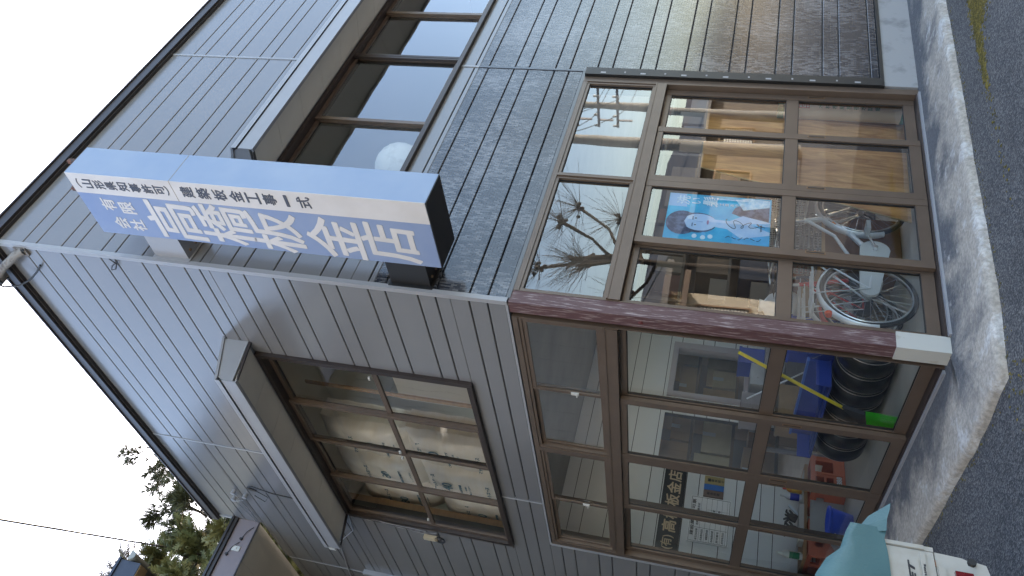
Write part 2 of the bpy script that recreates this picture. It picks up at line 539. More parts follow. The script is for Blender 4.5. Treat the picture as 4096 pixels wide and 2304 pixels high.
WA = (0.935, 4.865, 3.895, 5.065); WB = (1.025, 3.925, 3.135, 5.065)
SEAM = 2.787
boards('A', 0.033, SEAM - .012, 2.735, 3.715, DARK)
boards('A', 0.033, SEAM - .012, 3.715, TOP - .03, GREY, [WA])
boards('A', SEAM + .012, LEN_A, 0.265, 3.715, DARK)
boards('A', SEAM + .012, LEN_A, 3.715, TOP - .03, GREY, [WA])
boards('B', 0.030, 2.872 - .010, 2.735, TOP - .03, GREY, [WB])
boards('B', 2.872 + .010, LEN_B - .03, 6.45, TOP - .03, GREY)
boards('B', 2.872 + .010, 5.669 - .01, 2.735, 6.45, GREY, [WB])
boards('B', 5.669 + .010, LEN_W, 2.735, 6.40, GREY)
boards('B', 3.735, LEN_W, 0.05, 2.735, GREY)


def strip(name, face, u0, u1, z0, z1, d, m=TRIM, d0=-0.02):
    b_ = MB(); b_.box((u0, d0, z0), (u1, d, z1), T=FACE[face]); return b_.build(name, m, SHOP)


strip('joint_strip', 'A', SEAM - .0118, SEAM + .0118, 5.30, TOP - .03, .007)
strip('joint_strip', 'A', SEAM - .0118, SEAM + .0118, 3.715, 3.893, .007)
strip('joint_strip', 'A', SEAM - .0118, SEAM + .0118, 2.71, 3.713, .007, mat('trim_dark', (0.10, 0.115, 0.14), 0.3))
strip('joint_strip', 'B', 2.872 - .0095, 2.872 + .0095, 5.30, TOP - .03, .006)
strip('joint_strip', 'B', 2.872 - .0095, 2.872 + .0095, 2.735, 3.133, .006)
strip('joint_strip', 'B', 5.669 - .0095, 5.669 + .0095, 0.05, 6.40, .006)
# corner trim, two folded legs meeting at the arris
ct = MB(); ct.prism([(-.007, -.007, 2.72), (.032, -.007, 2.72), (.032, .02, 2.72), (.02, .02, 2.72), (.02, .030, 2.72), (-.007, .030, 2.72)], (0, 0, TOP - 2.75))
ct.build('corner_trim', TRIM, SHOP)
# bottom drip trims above the glass
strip('drip_trim', 'A', .033, SEAM - .012, 2.705, 2.733, .006, mat('drip_dark', (0.13, 0.14, 0.15), 0.3))
strip('drip_trim', 'B', .031, 3.733, 2.715, 2.733, .006)
strip('edge_trim', 'B', 3.705, 3.733, 0.0, 2.713, .012)
# fascia with drip line
def ring_box(name, z0, z1, off, th, m):
    f_ = MB()
    f_.box((-off, -off, z0), (LEN_A, -off + th, z1)); f_.box((-off, -off + th, z0), (-off + th, LEN_B + .03, z1))
    return f_.build(name, m, SHOP)
ring_box('fascia', 7.055, 7.145, .055, .05, FASC)
ring_box('fascia_cap', 7.1452, 7.163, .068, .09, BRZD)
ring_box('soffit_trim', 7.04, 7.0548, .03, .04, FASC)
strip('end_trim', 'B', LEN_B - .028, LEN_B + .005, 6.78, 7.05, .012)

# black perforated edge strip where the glass front ends
es = MB(); es.box((2.697, -.035, .255), (2.772, .012, 2.703))
es.box((2.772, -.035, .255), (2.80, -.028, 2.703))
edge = es.build('edge_channel', BLACKM, SHOP)
SLOT = mat('slot_zinc', (0.42, 0.42, 0.43), 0.5)
for k in range(13):
    z = 0.42 + k * .175
    s_ = MB(); s_.box((2.715 + .012 * (k % 2), -.0365, z), (2.735 + .012 * (k % 2), -.0352, z + (.045 if k % 2 == 0 else .014))); s_.build('slot', SLOT, edge)

# foundation under the street siding, and the kick board on it
fd = MB(); fd.box((2.72, -.012, -.12), (LEN_A, .15, .235)); fd.build('foundation', mat('foundation_paint', (0.40, 0.40, 0.395), 0.8, c2=(0.22, 0.22, 0.225), mix=(.5, .72), vscale=5, bump=.2, detail=9), SHOP)
st = MB(); st.box((2.705, -.022, .236), (LEN_A, .12, .263)); st.build('starter_trim', BLACKM, SHOP)
fd = MB(); fd.box((-.012, 3.71, -.12), (.15, LEN_W, .045)); fd.build('foundation', CONC, SHOP)

# corner post: weathered timber on a white metal shoe
po = MB(); po.box((0.0, 0.0, 0.285), (0.112, 0.104, 2.712)); po.build('corner_post', WOODP, SHOP)
sh = MB(); sh.box((-.009, -.009, -.03), (.116, .108, .2845)); sh.build('post_shoe', mat('shoe_paint', (0.60, 0.60, 0.55), .5, c2=(.40, .34, .24), mix=(.60, .72), vscale=9, detail=8), SHOP)
dt = MB(); dt.lathe((-.0012, .055, 1.815), [(0.0, -.002), (.016, -.002), (.016, .0005)], 14, axis='X'); dt.build('red_plug', mat('red_plug', (.16, .03, .03), .5), SHOP)


# ---- sash work ------------------------------------------------------------
def frame(face, u0, u1, z0, z1, d0, d1, w, name, m, parent, wz=None, bottom=None):
    """four butted bars"""
    wz = w if wz is None else wz
    wb = wz if bottom is None else bottom
    f_ = MB(); T = FACE[face]
    f_.box((u0, d0, z0), (u0 + w, d1, z1), T=T); f_.box((u1 - w, d0, z0), (u1, d1, z1), T=T)
    f_.box((u0 + w, d0 + .002, z0), (u1 - w, d1 - .002, z0 + wb), T=T); f_.box((u0 + w, d0 + .002, z1 - wz), (u1 - w, d1 - .002, z1), T=T)
    return f_.build(name, m, parent)


def pane(face, u0, u1, z0, z1, d, parent, m=GL, name='glass_pane'):
    if face == 'B': m = {GL: GLB, GLW: GLBW}.get(m, m)
    p_ = MB(); p_.add([FACE[face]((a, d, b)) for a, b in ((u0, z0), (u1, z0), (u1, z1), (u0, z1))], [(0, 1, 2, 3)] if face == 'A' else [(3, 2, 1, 0)])
    return p_.build(name, m, parent, fix=False)


def gasket(face, u0, u1, z0, z1, d, parent, w=.006):
    f_ = MB(); T = FACE[face]; e = .005
    f_.box((u0, d - e, z0), (u0 + w, d + e, z1), T=T); f_.box((u1 - w, d - e, z0), (u1, d + e, z1), T=T)
    f_.box((u0 + w, d - e, z0), (u1 - w, d + e, z0 + w), T=T); f_.box((u0 + w, d - e, z1 - w), (u1 - w, d + e, z1), T=T)
    f_.build('gasket', RUBBER, parent)


def door(face, u0, u1, d, handles=()):
    """one sliding leaf: stiles, rails, two panes, pulls"""
    w = .062; d0, d1 = d - .034, d
    b_ = MB(); T = FACE[face]
    b_.box((u0, d0, .012), (u0 + w, d1, 1.968), T=T); b_.box((u1 - w, d0, .012), (u1, d1, 1.968), T=T)
    for z0, z1 in ((.013, .092), (.888, .980), (1.922, 1.967)):
        b_.box((u0 + w, d0 + .003, z0), (u1 - w, d1 - .003, z1), T=T)
    o = b_.build('sliding_door', BRZ, SHOP)
    dm = (d0 + d1) / 2
    for z0, z1 in ((.092, .888), (.980, 1.922)):
        gasket(face, u0 + w, u1 - w, z0, z1, dm, o)
        pane(face, u0 + w, u1 - w, z0, z1, dm, o, GLW if z0 < .5 else GL)
    for hu in handles:
        h_ = MB()
        h_.box((hu - .011, d1 - .002, .685), (hu + .011, d1 + .0015, .815), 0, T=T)
        h_.box((hu - .006, d1 + .0005, .692), (hu + .006, d1 + .0022, .808), 1, T=T)
        h_.build('handle', [BRZL, RUBBER], o)
    return o


def jambs(face, u0, u1, name):
    f_ = MB(); T = FACE[face]
    f_.box((u0 - .006, -.13, -.03), (u0, .003, 2.703), T=T); f_.box((u0 - .045, -.16, -.03), (u0 - .0065, -.118, 2.703), T=T)
    f_.box((u1, -.13, -.03), (u1 + .07, .006, 2.705), T=T)
    f_.box((u0, -.13, 2.664), (u1, .004, 2.704), T=T)
    o = f_.build(name, BRZ, SHOP)
    b_ = MB(); b_.box((u0, -.125, 1.972), (u1, .016, 2.064), T=T); b_.box((u0, .0162, 2.052), (u1, .022, 2.063), T=T)
    b_.build('transom_beam', BRZ, o)
    s_ = MB(); s_.box((u0, -.13, -.03), (u1, .012, .009), T=T); s_.box((u0, .0122, -.02), (u1, .04, -.004), 1, T=T)
    s_.build('threshold', [BRZD, TRIM], o)
    return o


jA = jambs('A', .115, 2.625, 'door_frame')
jB = jambs('B', .150, 3.630, 'door_frame')
door('A', .116, .752, -.048, [.128])
door('A', .700, 1.370, -.006, [.745])
door('A', 1.372, 2.044, -.006, [1.412, 2.02])
door('A', 1.985, 2.622, -.048, [2.602])
door('B', .152, 1.030, -.048, [.185])
door('B', .972, 1.810, -.006, [1.005, 1.785])
door('B', 1.812, 2.680, -.006, [1.845, 2.652])
door('B', 2.630, 3.628, -.048, [3.60])


def transom(face, u0, u1, slide):
    o = frame(face, u0, u1, 2.066, 2.662, -.05, -.002, .022, 'transom_window', BRZ, SHOP)
    if slide:
        mid = (u0 + u1) / 2
        frame(face, u0 + .023, mid + .02, 2.089, 2.639, -.030, -.010, .03, 'sash', BRZ, o)
        pane(face, u0 + .053, mid - .01, 2.12, 2.609, -.02, o)
        frame(face, mid - .02, u1 - .023, 2.089, 2.639, -.048, -.0305, .03, 'sash', BRZ, o)
        pane(face, mid + .01, u1 - .053, 2.12, 2.609, -.04, o)
        l_ = MB(); l_.box((mid - .012, -.009, 2.28), (mid + .012, .004, 2.34), T=FACE[face]); l_.box((mid - .006, .004, 2.29), (mid + .03, .008, 2.30), T=FACE[face]); l_.build('latch', WHITEM, o)
    else:
        gasket(face, u0 + .022, u1 - .022, 2.088, 2.640, -.026, o)
        pane(face, u0 + .022, u1 - .022, 2.088, 2.640, -.026, o)
    return o


transom('A', .117, 1.335, False); transom('A', 1.360, 2.623, False)
transom('B', .152, 1.825, True); transom('B', 1.875, 3.628, True)
for f_, u in (('A', 1.3475), ('B', 1.85)):
    w = .012 if f_ == 'A' else .024
    strip('mullion', f_, u - w, u + w, 2.065, 2.663, .010, BRZ, d0=-.06)


def window(face, u0, u1, z0, z1, mull, rail, bars):
    """bronze frame standing proud of the boards, sashes between the mullions"""
    T = FACE[face]
    f_ = MB()
    f_.box((u0, -.10, z0), (u0 + .045, .030, z1), T=T); f_.box((u1 - .045, -.10, z0), (u1, .030, z1), T=T)
    f_.box((u0 + .045, -.10, z1 - .04), (u1 - .045, .028, z1), T=T); f_.box((u0 + .045, -.10, z0), (u1 - .045, .034, z0 + .035), T=T)
    f_.box((u0 - .004, .010, z0 - .012), (u1 + .004, .042, z0 - .001), T=T)
    o = f_.build('window', BRZD, SHOP)
    edges = [u0 + .045] + mull + [u1 - .045]
    for i in range(len(edges) - 1):
        a, b = edges[i], edges[i + 1]
        dd = -.012 if i % 2 else -.040
        a2 = a - (.018 if i else 0); b2 = b + (.018 if i < len(edges) - 2 else 0)
        frame(face, a2, b2, z0 + .036, z1 - .041, dd - .026, dd, .038, 'sash', BRZ, o, wz=.036)
        zs = [z0 + .072, z1 - .077]
        if rail:
            r_ = MB(); r_.box((a2 + .039, dd - .024, rail - .022), (b2 - .039, dd - .002, rail + .022), T=T); r_.build('rail', BRZ, o)
            pane(face, a2 + .038, b2 - .038, zs[0], rail - .022, dd - .014, o, GLW); pane(face, a2 + .038, b2 - .038, rail + .022, zs[1], dd - .014, o, GLW)
        else:
            pane(face, a2 + .038, b2 - .038, zs[0], zs[1], dd - .014, o, GLW)
    for b in bars:
        q_ = MB(); q_.box((b - .028, -.012, z0 + .036), (b + .028, .018, z1 - .041), T=T); q_.box((b - .004, .018, z0 + .036), (b + .004, .021, z1 - .041), T=T); q_.build('mullion', BRZD, o)
    return o


wA = window('A', .94, 4.86, 3.90, 5.06, [1.91, 2.885, 3.75], None, [2.885])
wB = window('B', 1.03, 3.92, 3.14, 5.06, [1.786, 2.42, 3.12], 4.03, [])
for u in (1.19, 2.36, 2.46, 3.72):
    k_ = MB(); k_.box((u - .02, -.010, 4.045), (u + .02, .004, 4.065), T=FB); k_.box((u - .006, .004, 4.05), (u + .006, .012, 4.062), T=FB); k_.build('latch', WHITEM, wB)


def hood(face, u0, u1, zt):
    """window canopy: sloping top, double-stepped front fascia, board soffit with joints"""
    T = FACE[face]; D = .40
    sec = [(0, zt + .23), (0, zt), (D - .03, zt - .075), (D, zt - .075), (D, zt + .035), (D + .012, zt + .045), (D + .012, zt + .085), (D - .01, zt + .092)]
    def prof(sec_, name, m, a, b, par):
        q = MB(); A = [T((a, d, z)) for d, z in sec_]; B = [T((b, d, z)) for d, z in sec_]; n = len(A)
        q.add(A + B, [tuple(range(n)), tuple(range(n, 2 * n))[::-1]] + [(i, n + i, n + (i + 1) % n, (i + 1) % n) for i in range(n)])
        return q.build(name, m, par)
    o = prof([(0.001, zt + .24), (0.001, zt + .02), (D, zt - .04), (D, zt + .055), (D - .02, zt + .10)], 'window_hood', TRIM, u0, u1, SHOP)
    prof([(0.0, zt + .262), (0.0, zt + .242), (D - .02, zt + .102), (D + .016, zt + .098), (D + .016, zt + .066), (D + .02, zt + .064), (D + .02, zt + .108), (D - .01, zt + .122)], 'hood_roof', TRIM, u0 - .012, u1 + .012, o)
    fb = MB(); fb.box((u0 - .003, D + .0005, zt - .075), (u1 + .003, D + .010, zt + .055), T=T)
    fb.box((u0 - .003, D - .02, zt - .076), (u1 + .003, D + .0004, zt - .066), T=T); fb.build('hood_fascia', TRIM, o)
    gp = MB(); gp.box((u0, D + .0004, zt + .0552), (u1, D + .006, zt + .0655), T=T); gp.build('shadow_groove', BACK, o)
    q = MB()
    n = max(2, round((u1 - u0) / .455))
    for i in range(n):
        a = lerp(u0 + .02, u1 - .02, i / n) + .002; b = lerp(u0 + .02, u1 - .02, (i + 1) / n) - .002
        s_ = MB(); s_.add([T(p) for p in ((a, .03, zt + .012), (b, .03, zt + .012), (b, D - .022, zt - .052), (a, D - .022, zt - .052), (a, .03, zt + .018), (b, .03, zt + .018), (b, D - .022, zt - .046), (a, D - .022, zt - .046))],
                          [(0, 1, 2, 3), (7, 6, 5, 4), (0, 4, 5, 1), (1, 5, 6, 2), (2, 6, 7, 3), (3, 7, 4, 0)])
        s_.build('soffit_panel', SOFF, o)
    for a in (u0 + .001, u1 - .017):
        et = MB(); et.add([T(p) for p in ((a, .002, zt + .019), (a + .016, .002, zt + .019), (a + .016, D - .021, zt - .064), (a, D - .021, zt - .064), (a, .002, zt - .006), (a + .016, .002, zt - .006), (a + .016, D - .021, zt - .077), (a, D - .021, zt - .077))],
               [(0, 1, 2, 3), (7, 6, 5, 4), (0, 4, 5, 1), (1, 5, 6, 2), (2, 6, 7, 3), (3, 7, 4, 0)])
        et.build('hood_end', BRZD, o)
    return o


hood('A', .905, 4.90, 5.055)
hood('B', .90, 3.95, 5.055)

# rear wing: deep eave with board soffit over the side wall
WEAVE = MB(); WEAVE.box((-3.4, 4.735, 6.485), (-.001, 4.775, 6.755))
we = WEAVE.build('eave_fascia', mat('mauve_fascia', (0.26, 0.22, 0.235), .5, var=.08, vscale=2), SHOP)
for i in range(7):
    a = -.002 - i * .485; s_ = MB(); s_.box((a - .482, 4.776, 6.485), (a, 7.9, 6.497)); s_.build('soffit_panel', mat('soffit_perforated%d' % i, (0.80, 0.72, 0.58), .7, var=.05, vscale=3, bump=.3, bscale=110) if i == 0 else bpy.data.materials['soffit_perforated0'], we)
q = MB(); q.box((-3.45, 4.70, 6.757), (.0, 4.79, 6.80)); q.box((-3.45, 4.68, 6.80), (.02, 10, 6.83)); q.build('eave_gutter', FASC, we)
q = MB(); q.box((-3.4, 4.734, 6.470), (-.001, 4.742, 6.4848)); q.build('drip_edge', FASC, we)
# wing wall below
q = MB(); q.box((-3.4, 7.9, -.1), (-.03, 8.0, 6.49)); q.build('wing_wall', mat('beige_render', (0.42, 0.38, 0.30), .85, var=.06, vscale=2, bump=.2, bscale=80), SHOP)

KS = 1.0
# ---- inside -------------------------------------------------------------
fl = MB(); fl.box((0.13, 0.13, -.06), (7.3, 9.8, -.004)); tag(fl.build('shop_floor', mat('shop_concrete', (0.50, 0.50, 0.47), .6, var=.18, vscale=1.5, bump=.08, bscale=30, detail=8)), 'bare concrete floor of the shop', kind='structure')
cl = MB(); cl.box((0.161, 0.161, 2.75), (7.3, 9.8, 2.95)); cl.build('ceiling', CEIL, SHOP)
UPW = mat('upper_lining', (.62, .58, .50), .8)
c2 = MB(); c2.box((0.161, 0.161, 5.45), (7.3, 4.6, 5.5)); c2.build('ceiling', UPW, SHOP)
c3 = MB(); c3.box((0.161, 3.0, 2.951), (.9, 4.5, 2.96)); c3.build('upper_floor', WOOD, SHOP)
YB = 3.80
# back wall in boards, with a doorway and a serving window
def inner_boards(x0, x1, z0, z1):
    zs = [z0] + [q for q in groove if z0 + .02 < q < z1 - .02] + [z1]
    for i in range(len(zs) - 1):
        q = MB(); q.box((x0, YB, zs[i] + .004), (x1, YB + .012, zs[i + 1] - .004)); q.build('wall_board', INWALL, SHOP)
inner_boards(.165, 1.20, 0, 2.75)
inner_boards(1.20, 1.83, 1.80, 2.75)
inner_boards(1.83, 2.05, 0, 2.75)
inner_boards(2.05, 2.84, 0, .85); inner_boards(2.05, 2.84, 1.81, 2.75)
inner_boards(2.84, 7.2, 0, 2.75)
q = MB()
for x0, x1, z0, z1 in ((.163, 1.19, 0, 2.75), (1.19, 1.84, 1.81, 2.75), (1.84, 2.04, 0, 2.75), (2.04, 2.85, 0, .84), (2.04, 2.85, 1.82, 2.75), (2.85, 7.2, 0, 2.75)):
    q.box((x0, YB + .0125, z0), (x1, YB + .09, z1))
q.build('inner_wall', BACK, SHOP)
q = MB(); q.box((.17, 4.55, 2.96), (7.2, 4.6, 5.45)); q.build('inner_wall', UPW, SHOP)
PINK = mat('serving_frame', (0.46, 0.42, 0.44), .5)
iw = MB()
for a, b in (((2.05, .85), (2.115, 1.81)), ((2.755, .85), (2.84, 1.81)), ((2.115, .85), (2.755, .965)), ((2.115, 1.75), (2.755, 1.81))):
    iw.box((a[0], YB - .03, a[1]), (b[0], YB + .10, b[1]))
o = iw.build('inner_window', PINK, SHOP)
pane('A', 2.115, 2.755, .965, 1.75, -(YB + .03), o)
# ------------------------------------------------------------------ lettering
_txt = {}
def text_mesh(s, fat=0.0, shear=0.0, ext=0.004):
    key = (s, fat, shear, ext)
    if key in _txt: return _txt[key]
    cu = bpy.data.curves.new('lettering', 'FONT')
    cu.body = s; cu.size = 1.0; cu.offset = fat; cu.extrude = ext; cu.shear = shear
    cu.align_x = 'CENTER'; cu.align_y = 'CENTER'; cu.resolution_u = 3
    o = bpy.data.objects.new('lettering', cu); col.objects.link(o)
    dg = bpy.context.evaluated_depsgraph_get(); dg.update()
    me = bpy.data.meshes.new_from_object(o.evaluated_get(dg))
    bpy.data.objects.remove(o); bpy.data.curves.remove(cu)
    V = [tuple(v.co) for v in me.vertices]; F = [tuple(p.vertices) for p in me.polygons]
    bpy.data.meshes.remove(me)
    if V:
        cx = (min(v[0] for v in V) + max(v[0] for v in V)) / 2; cy = (min(v[1] for v in V) + max(v[1] for v in V)) / 2
        w = max(v[0] for v in V) - min(v[0] for v in V); h = max(v[1] for v in V) - min(v[1] for v in V)
        V = [(v[0] - cx, v[1] - cy, v[2]) for v in V]
    else: w = h = 1
    _txt[key] = (V, F, w, h)
    return _txt[key]


def put_text(mb, s, c, X, Y, w=None, h=None, fat=0.0, shear=0.0, m=0, th=0.001):
    """letters centred on c in the plane X (reading direction), Y (up); fitted to w and/or h"""
    V, F, tw, th_ = text_mesh(s, 0.0, shear)
    sx = w / tw if w else None; sy = h / th_ if h else None
    if sx is None: sx = sy
    if sy is None: sy = sx
    c = Vector(c); X = Vector(X).normalized(); Y = Vector(Y).normalized(); Z = X.cross(Y)
    bold = max(0, fat) * 1.1 * max(sx, sy)
    offs = [(0, 0)] if bold <= 0 else [(0, 0)] + [(bold * math.cos(a * PI / 4), bold * math.sin(a * PI / 4)) for a in range(8)]
    for k, (dx, dy) in enumerate(offs):
        mb.add([c + X * (v[0] * sx + dx) + Y * (v[1] * sy + dy) + Z * (v[2] / 0.004 * th + k * .00012) for v in V], F, m)


KS = 0.68
# ------------------------------------------------------------------ projecting sign
SIGN = thing('shop_sign', 'tall pale blue projecting sign with white brush lettering above the corner', 'sign', (0.1, -.5, 3.16))
SX = .045
BLUE = mat('sign_blue', (0.25, 0.355, 0.53), .42, c2=(.33, .425, .57), mix=(.35, .7), vscale=1.2)
BLUEP = mat('sign_blue_face', (0.205, 0.30, 0.53), .45, c2=(.30, .385, .56), mix=(.35, .7), vscale=1.4)
SWHITE = mat('sign_white', (0.75, 0.735, 0.73), .5, c2=(.66, .64, .62), mix=(.4, .75), vscale=3)
SINK = mat('sign_ink', (0.06, 0.07, 0.10), .5)
q = MB(); q.box((SX, -.802, 3.16), (.325, -.222, 5.89), 0); q.build('sign_box', BLUE, SIGN)
fb = MB()
fb.box((SX - .003, -.802, 3.161), (SX - .0002, -.6205, 5.889), 0); fb.build('white_stripe', SWHITE, SIGN)
fb = MB(); fb.box((SX - .003, -.6200, 3.161), (SX - .0002, -.222, 5.889), 0); fb.build('blue_panel', BLUEP, SIGN)
q = MB(); q.box((SX - .0036, -.8026, 5.024), (SX - .0005, -.617, 5.029)); q.box((SX, -.8026, 5.024), (.325, -.8005, 5.029)); q.build('seam', mat('seam_grime', (.33, .29, .22), .7), SIGN)
q = MB(); q.box((SX - .001, -.800, 3.153), (.323, -.224, 3.1595)); q.build('bottom_plate', BLACKM, SIGN)
RI = mat('rusty_iron', (.06, .035, .025), .7, c2=(.2, .07, .03), vscale=30)
q = MB(); q.box((.10, -.60, 5.891), (.13, -.57, 6.0)); q.build('lifting_lug', RI, SIGN)
q = MB(); q.box((.17, -.795, 5.891), (.20, -.77, 5.965)); q.build('lifting_lug', RI, SIGN)
for i, (zc, m_) in enumerate(((5.39, TRIM), (3.43, BLACKM))):
    q = MB(); q.box((.046, -.2215, zc - .148), (.30, -.008, zc + .148)); q.box((.02, -.012, zc - .165), (.33, -.0075, zc + .165))
    b_ = q.build('bracket', m_, SIGN)
    for dx in (.10, .18, .26):
        w_ = MB(); w_.cyl((dx, -.06, zc - .149), (dx, -.06, zc - .157), .012, n=6); w_.build('bolt', mat('bolt_rust', (.24, .16, .10), .6) if 'bolt_rust' not in bpy.data.materials else bpy.data.materials['bolt_rust'], b_)
XR, ZU = (0, -1, 0), (0, 0, 1)
tx = SX - .0038
main = [('高', -.425, 5.165, .36, .43), ('橋', -.43, 4.745, .37, .41), ('板', -.405, 4.35, .37, .40), ('金', -.41, 3.90, .37, .40), ('店', -.415, 3.49, .345, .40)]
for ch, y, z, w, h in main:
    q = MB(); put_text(q, ch, (tx, y, z), XR, ZU, w, h, fat=.012, shear=.06); q.build('character', SWHITE, SIGN)
for ch, y, z in (('有', -.525, 5.672), ('限', -.508, 5.520), ('会', -.345, 5.655), ('社', -.337, 5.515)):
    q = MB(); put_text(q, ch, (tx, y, z), XR, ZU, .112, .118, fat=.02); q.build('character', SWHITE, SIGN)
q = MB()
put_text(q, '︵', (tx, -.712, 5.822), XR, ZU, .085, .020, fat=.012)
for i, ch in enumerate('山形県知事許可'):
    put_text(q, ch, (tx, -.712, 5.745 - i * .1005), XR, ZU, .078, .084, fat=.016)
put_text(q, '︶', (tx, -.712, 5.080), XR, ZU, .085, .020, fat=.012)
q.build('licence_line', SINK, SIGN)
q = MB()
for i, ch in enumerate('建築板金工事一式'):
    q = MB()
    if ch == '一': put_text(q, ch, (tx, -.716, 4.918 - i * .1275), XR, ZU, .095, .018, fat=.016)
    else: put_text(q, ch, (tx, -.716, 4.918 - i * .1275), XR, ZU, .095, .098, fat=.016)
    q.build('character', SINK, SIGN)

KS = 1.0
# ------------------------------------------------------------------ things hung inside on the back wall
GOLD = mat('gold_letter', (0.66, 0.52, 0.34), .5)
SB = thing('name_board', 'long black board with gold shop name lettering on the inside wall', 'signboard', (.62, YB - .03, 1.5))
q = MB(); q.box((.145, YB - .032, 1.478), (1.095, YB - .004, 1.702)); q.build('board', mat('board_black', (.008, .008, .012), .3), SB)
q = MB()
yy = YB - .034
for ch, x in (('高', .445), ('橋', .588), ('板', .735), ('金', .880), ('店', 1.018)):
    put_text(q, ch, (x, yy, 1.592), (1, 0, 0), ZU, .125, .138, fat=.018, shear=.06)
put_text(q, '(有)', (.268, yy, 1.592), (1, 0, 0), ZU, .145, .125, fat=.014)
q.build('lettering', GOLD, SB)

PM = thing('permit_notice', 'white framed building permit notice below the black name board', 'notice', (.585, YB - .02, 1.0))
q = MB(); q.box((.33, YB - .016, 1.0), (.842, YB - .004, 1.402)); q.build('sheet', mat('paper', (.90, .90, .90), .6), PM)
INK = mat('ink', (.02, .02, .025), .6)
q = MB(); yy = YB - .0168
for a, b in (((.34, 1.008), (.832, 1.012)), ((.34, 1.39), (.832, 1.394)), ((.34, 1.008), (.344, 1.394)), ((.828, 1.008), (.832, 1.394))):
    q.box((a[0], yy, a[1]), (b[0], yy + .0004, b[1]))
put_text(q, '建設業の許可票', (.60, yy, 1.366), (1, 0, 0), ZU, .40, .036, fat=.012)
rows_ = ['商号又は名称', '代表者の氏名', '一般建設業の別', '許可を受けた業', '許可番号', '許可年月日']
for i, r in enumerate(rows_):
    z = 1.318 - i * .052
    put_text(q, r, (.415, yy, z), (1, 0, 0), ZU, .12, .022, fat=.004)
    q.box((.344, yy, z - .027), (.828, yy + .0003, z - .025))
    put_text(q, ['有限会社高橋板金店', '高橋', '一般', '板金工事業', '山形県知事', '平成'][i], (.64, yy, z), (1, 0, 0), ZU, None, .026, fat=.004)
q.box((.49, yy, 1.02), (.493, yy + .0003, 1.343)); q.box((.70, yy, 1.02), (.702, yy + .0003, 1.23))
q.build('print', INK, PM)
for nm, x0, x1, c_, lab, tx_ in (('plaque', .850, .928, (.20, .13, .10), 'small brown wooden plaque nearest the white permit notice', '板金技能'),
                                ('plaque', .931, .995, (.02, .17, .55), 'narrow bright blue plaque between the brown and brass plaques', '組合'),
                                ('plaque', .998, 1.092, (.40, .31, .12), 'small brass plaque farthest from the permit notice', '一級技能士')):
    q = MB(); q.box((x0, YB - .02, 1.085), (x1, YB - .004, 1.288)); o = q.build(nm, mat('plaque_' + nm, c_, .45), None)
    tag(o, lab, 'plaque', 'plaques beside the permit notice')
    if c_[2] < .5:
        q = MB()
        for i, ch in enumerate(tx_): put_text(q, ch, ((x0 + x1) / 2, YB - .0206, 1.24 - i * .034), (1, 0, 0), ZU, .03, .028, fat=.006)
        q.build('lettering', INK, o)

# ------------------------------------------------------------------ poster on the street door
PO = thing('poster', 'bright blue singer poster taped inside the street door above the bicycle', 'poster', (1.03, .045, 1.05))
py = .036
def flat(poly, d, m, name='print'):
    q = MB(); q.prism([(a, py - d, b) for a, b in poly], (0, .0004, 0)); return q.build(name, m, PO)
PB = mat('poster_blue', (.02, .40, .66), .35, c2=(.06, .54, .76), mix=(.4, .62), vscale=5)
PC = mat('poster_cyan', (.10, .46, .74), .35, var=.15, vscale=8)
PSK = mat('poster_skin', (.42, .58, .78), .4, c2=(.56, .68, .83), vscale=6)
PH = mat('poster_hair', (.03, .05, .11), .4, c2=(.10, .15, .26), vscale=18)
PW = mat('poster_white', (.68, .76, .82), .4)
q = MB(); q.box((.780, py, 1.048), (1.278, py + .0012, 1.778)); q.build('sheet', PB, PO)
def ell(cx, cz, a, b, n=22, a0=0, a1=2 * PI): return [(cx + a * math.cos(a0 + (a1 - a0) * i / n), cz + b * math.sin(a0 + (a1 - a0) * i / n)) for i in range(n)]
flat([(.79, 1.30), (.80, 1.05), (1.27, 1.05), (1.27, 1.13), (1.10, 1.26), (.93, 1.30)], .0005, PC)
flat([(.985, 1.06), (1.10, 1.32), (1.16, 1.30), (1.265, 1.16), (1.265, 1.06)], .001, PH)
flat(ell(.965, 1.66, .125, .115), .0012, PH)
flat(ell(.975, 1.55, .105, .135), .0010, PH)
flat([(.845, 1.24), (.90, 1.05), (1.03, 1.05), (1.08, 1.24), (1.015, 1.33), (1.02, 1.44), (.945, 1.44), (.93, 1.34)], .0016, PSK)
flat([(.93, 1.05), (1.02, 1.05), (1.0, 1.20)], .0018, PC)
flat(ell(.980, 1.535, .088, .118), .0020, PSK)
flat([(.89, 1.63), (.90, 1.66), (.98, 1.685), (1.06, 1.66), (1.072, 1.60), (1.04, 1.625), (.98, 1.645), (.92, 1.62)], .0024, PH)
for ex in (.948, 1.018):
    flat(ell(ex, 1.565, .018, .008, 12), .0026, PW); flat(ell(ex, 1.565, .008, .008, 10), .0030, PH)
    flat([(ex - .022, 1.582), (ex + .022, 1.582), (ex + .016, 1.589), (ex - .014, 1.589)], .0026, PH)
flat([(.978, 1.515), (.990, 1.515), (.984, 1.56)], .0026, mat('poster_shade', (.30, .42, .62), .4))
flat(ell(.983, 1.478, .024, .008, 14), .0026, mat('poster_lip', (.42, .22, .34), .4))
for k, (a, b) in enumerate(((.835, 1.56), (.86, 1.50), (.84, 1.45), (.825, 1.50))): flat(ell(a, b, .022, .018, 10), .0015 + .0004 * k, PW if k != 1 else PC)
flat([(1.135, 1.775), (1.276, 1.775), (1.276, 1.655), (1.135, 1.64)], .0011, mat('poster_pale', (.40, .56, .76), .4))
flat([(1.14, 1.24), (1.25, 1.30), (1.272, 1.22), (1.26, 1.06), (1.19, 1.06)], .0013, mat('poster_lace', (.40, .62, .78), .4, c2=(.7, .8, .86), vscale=30))
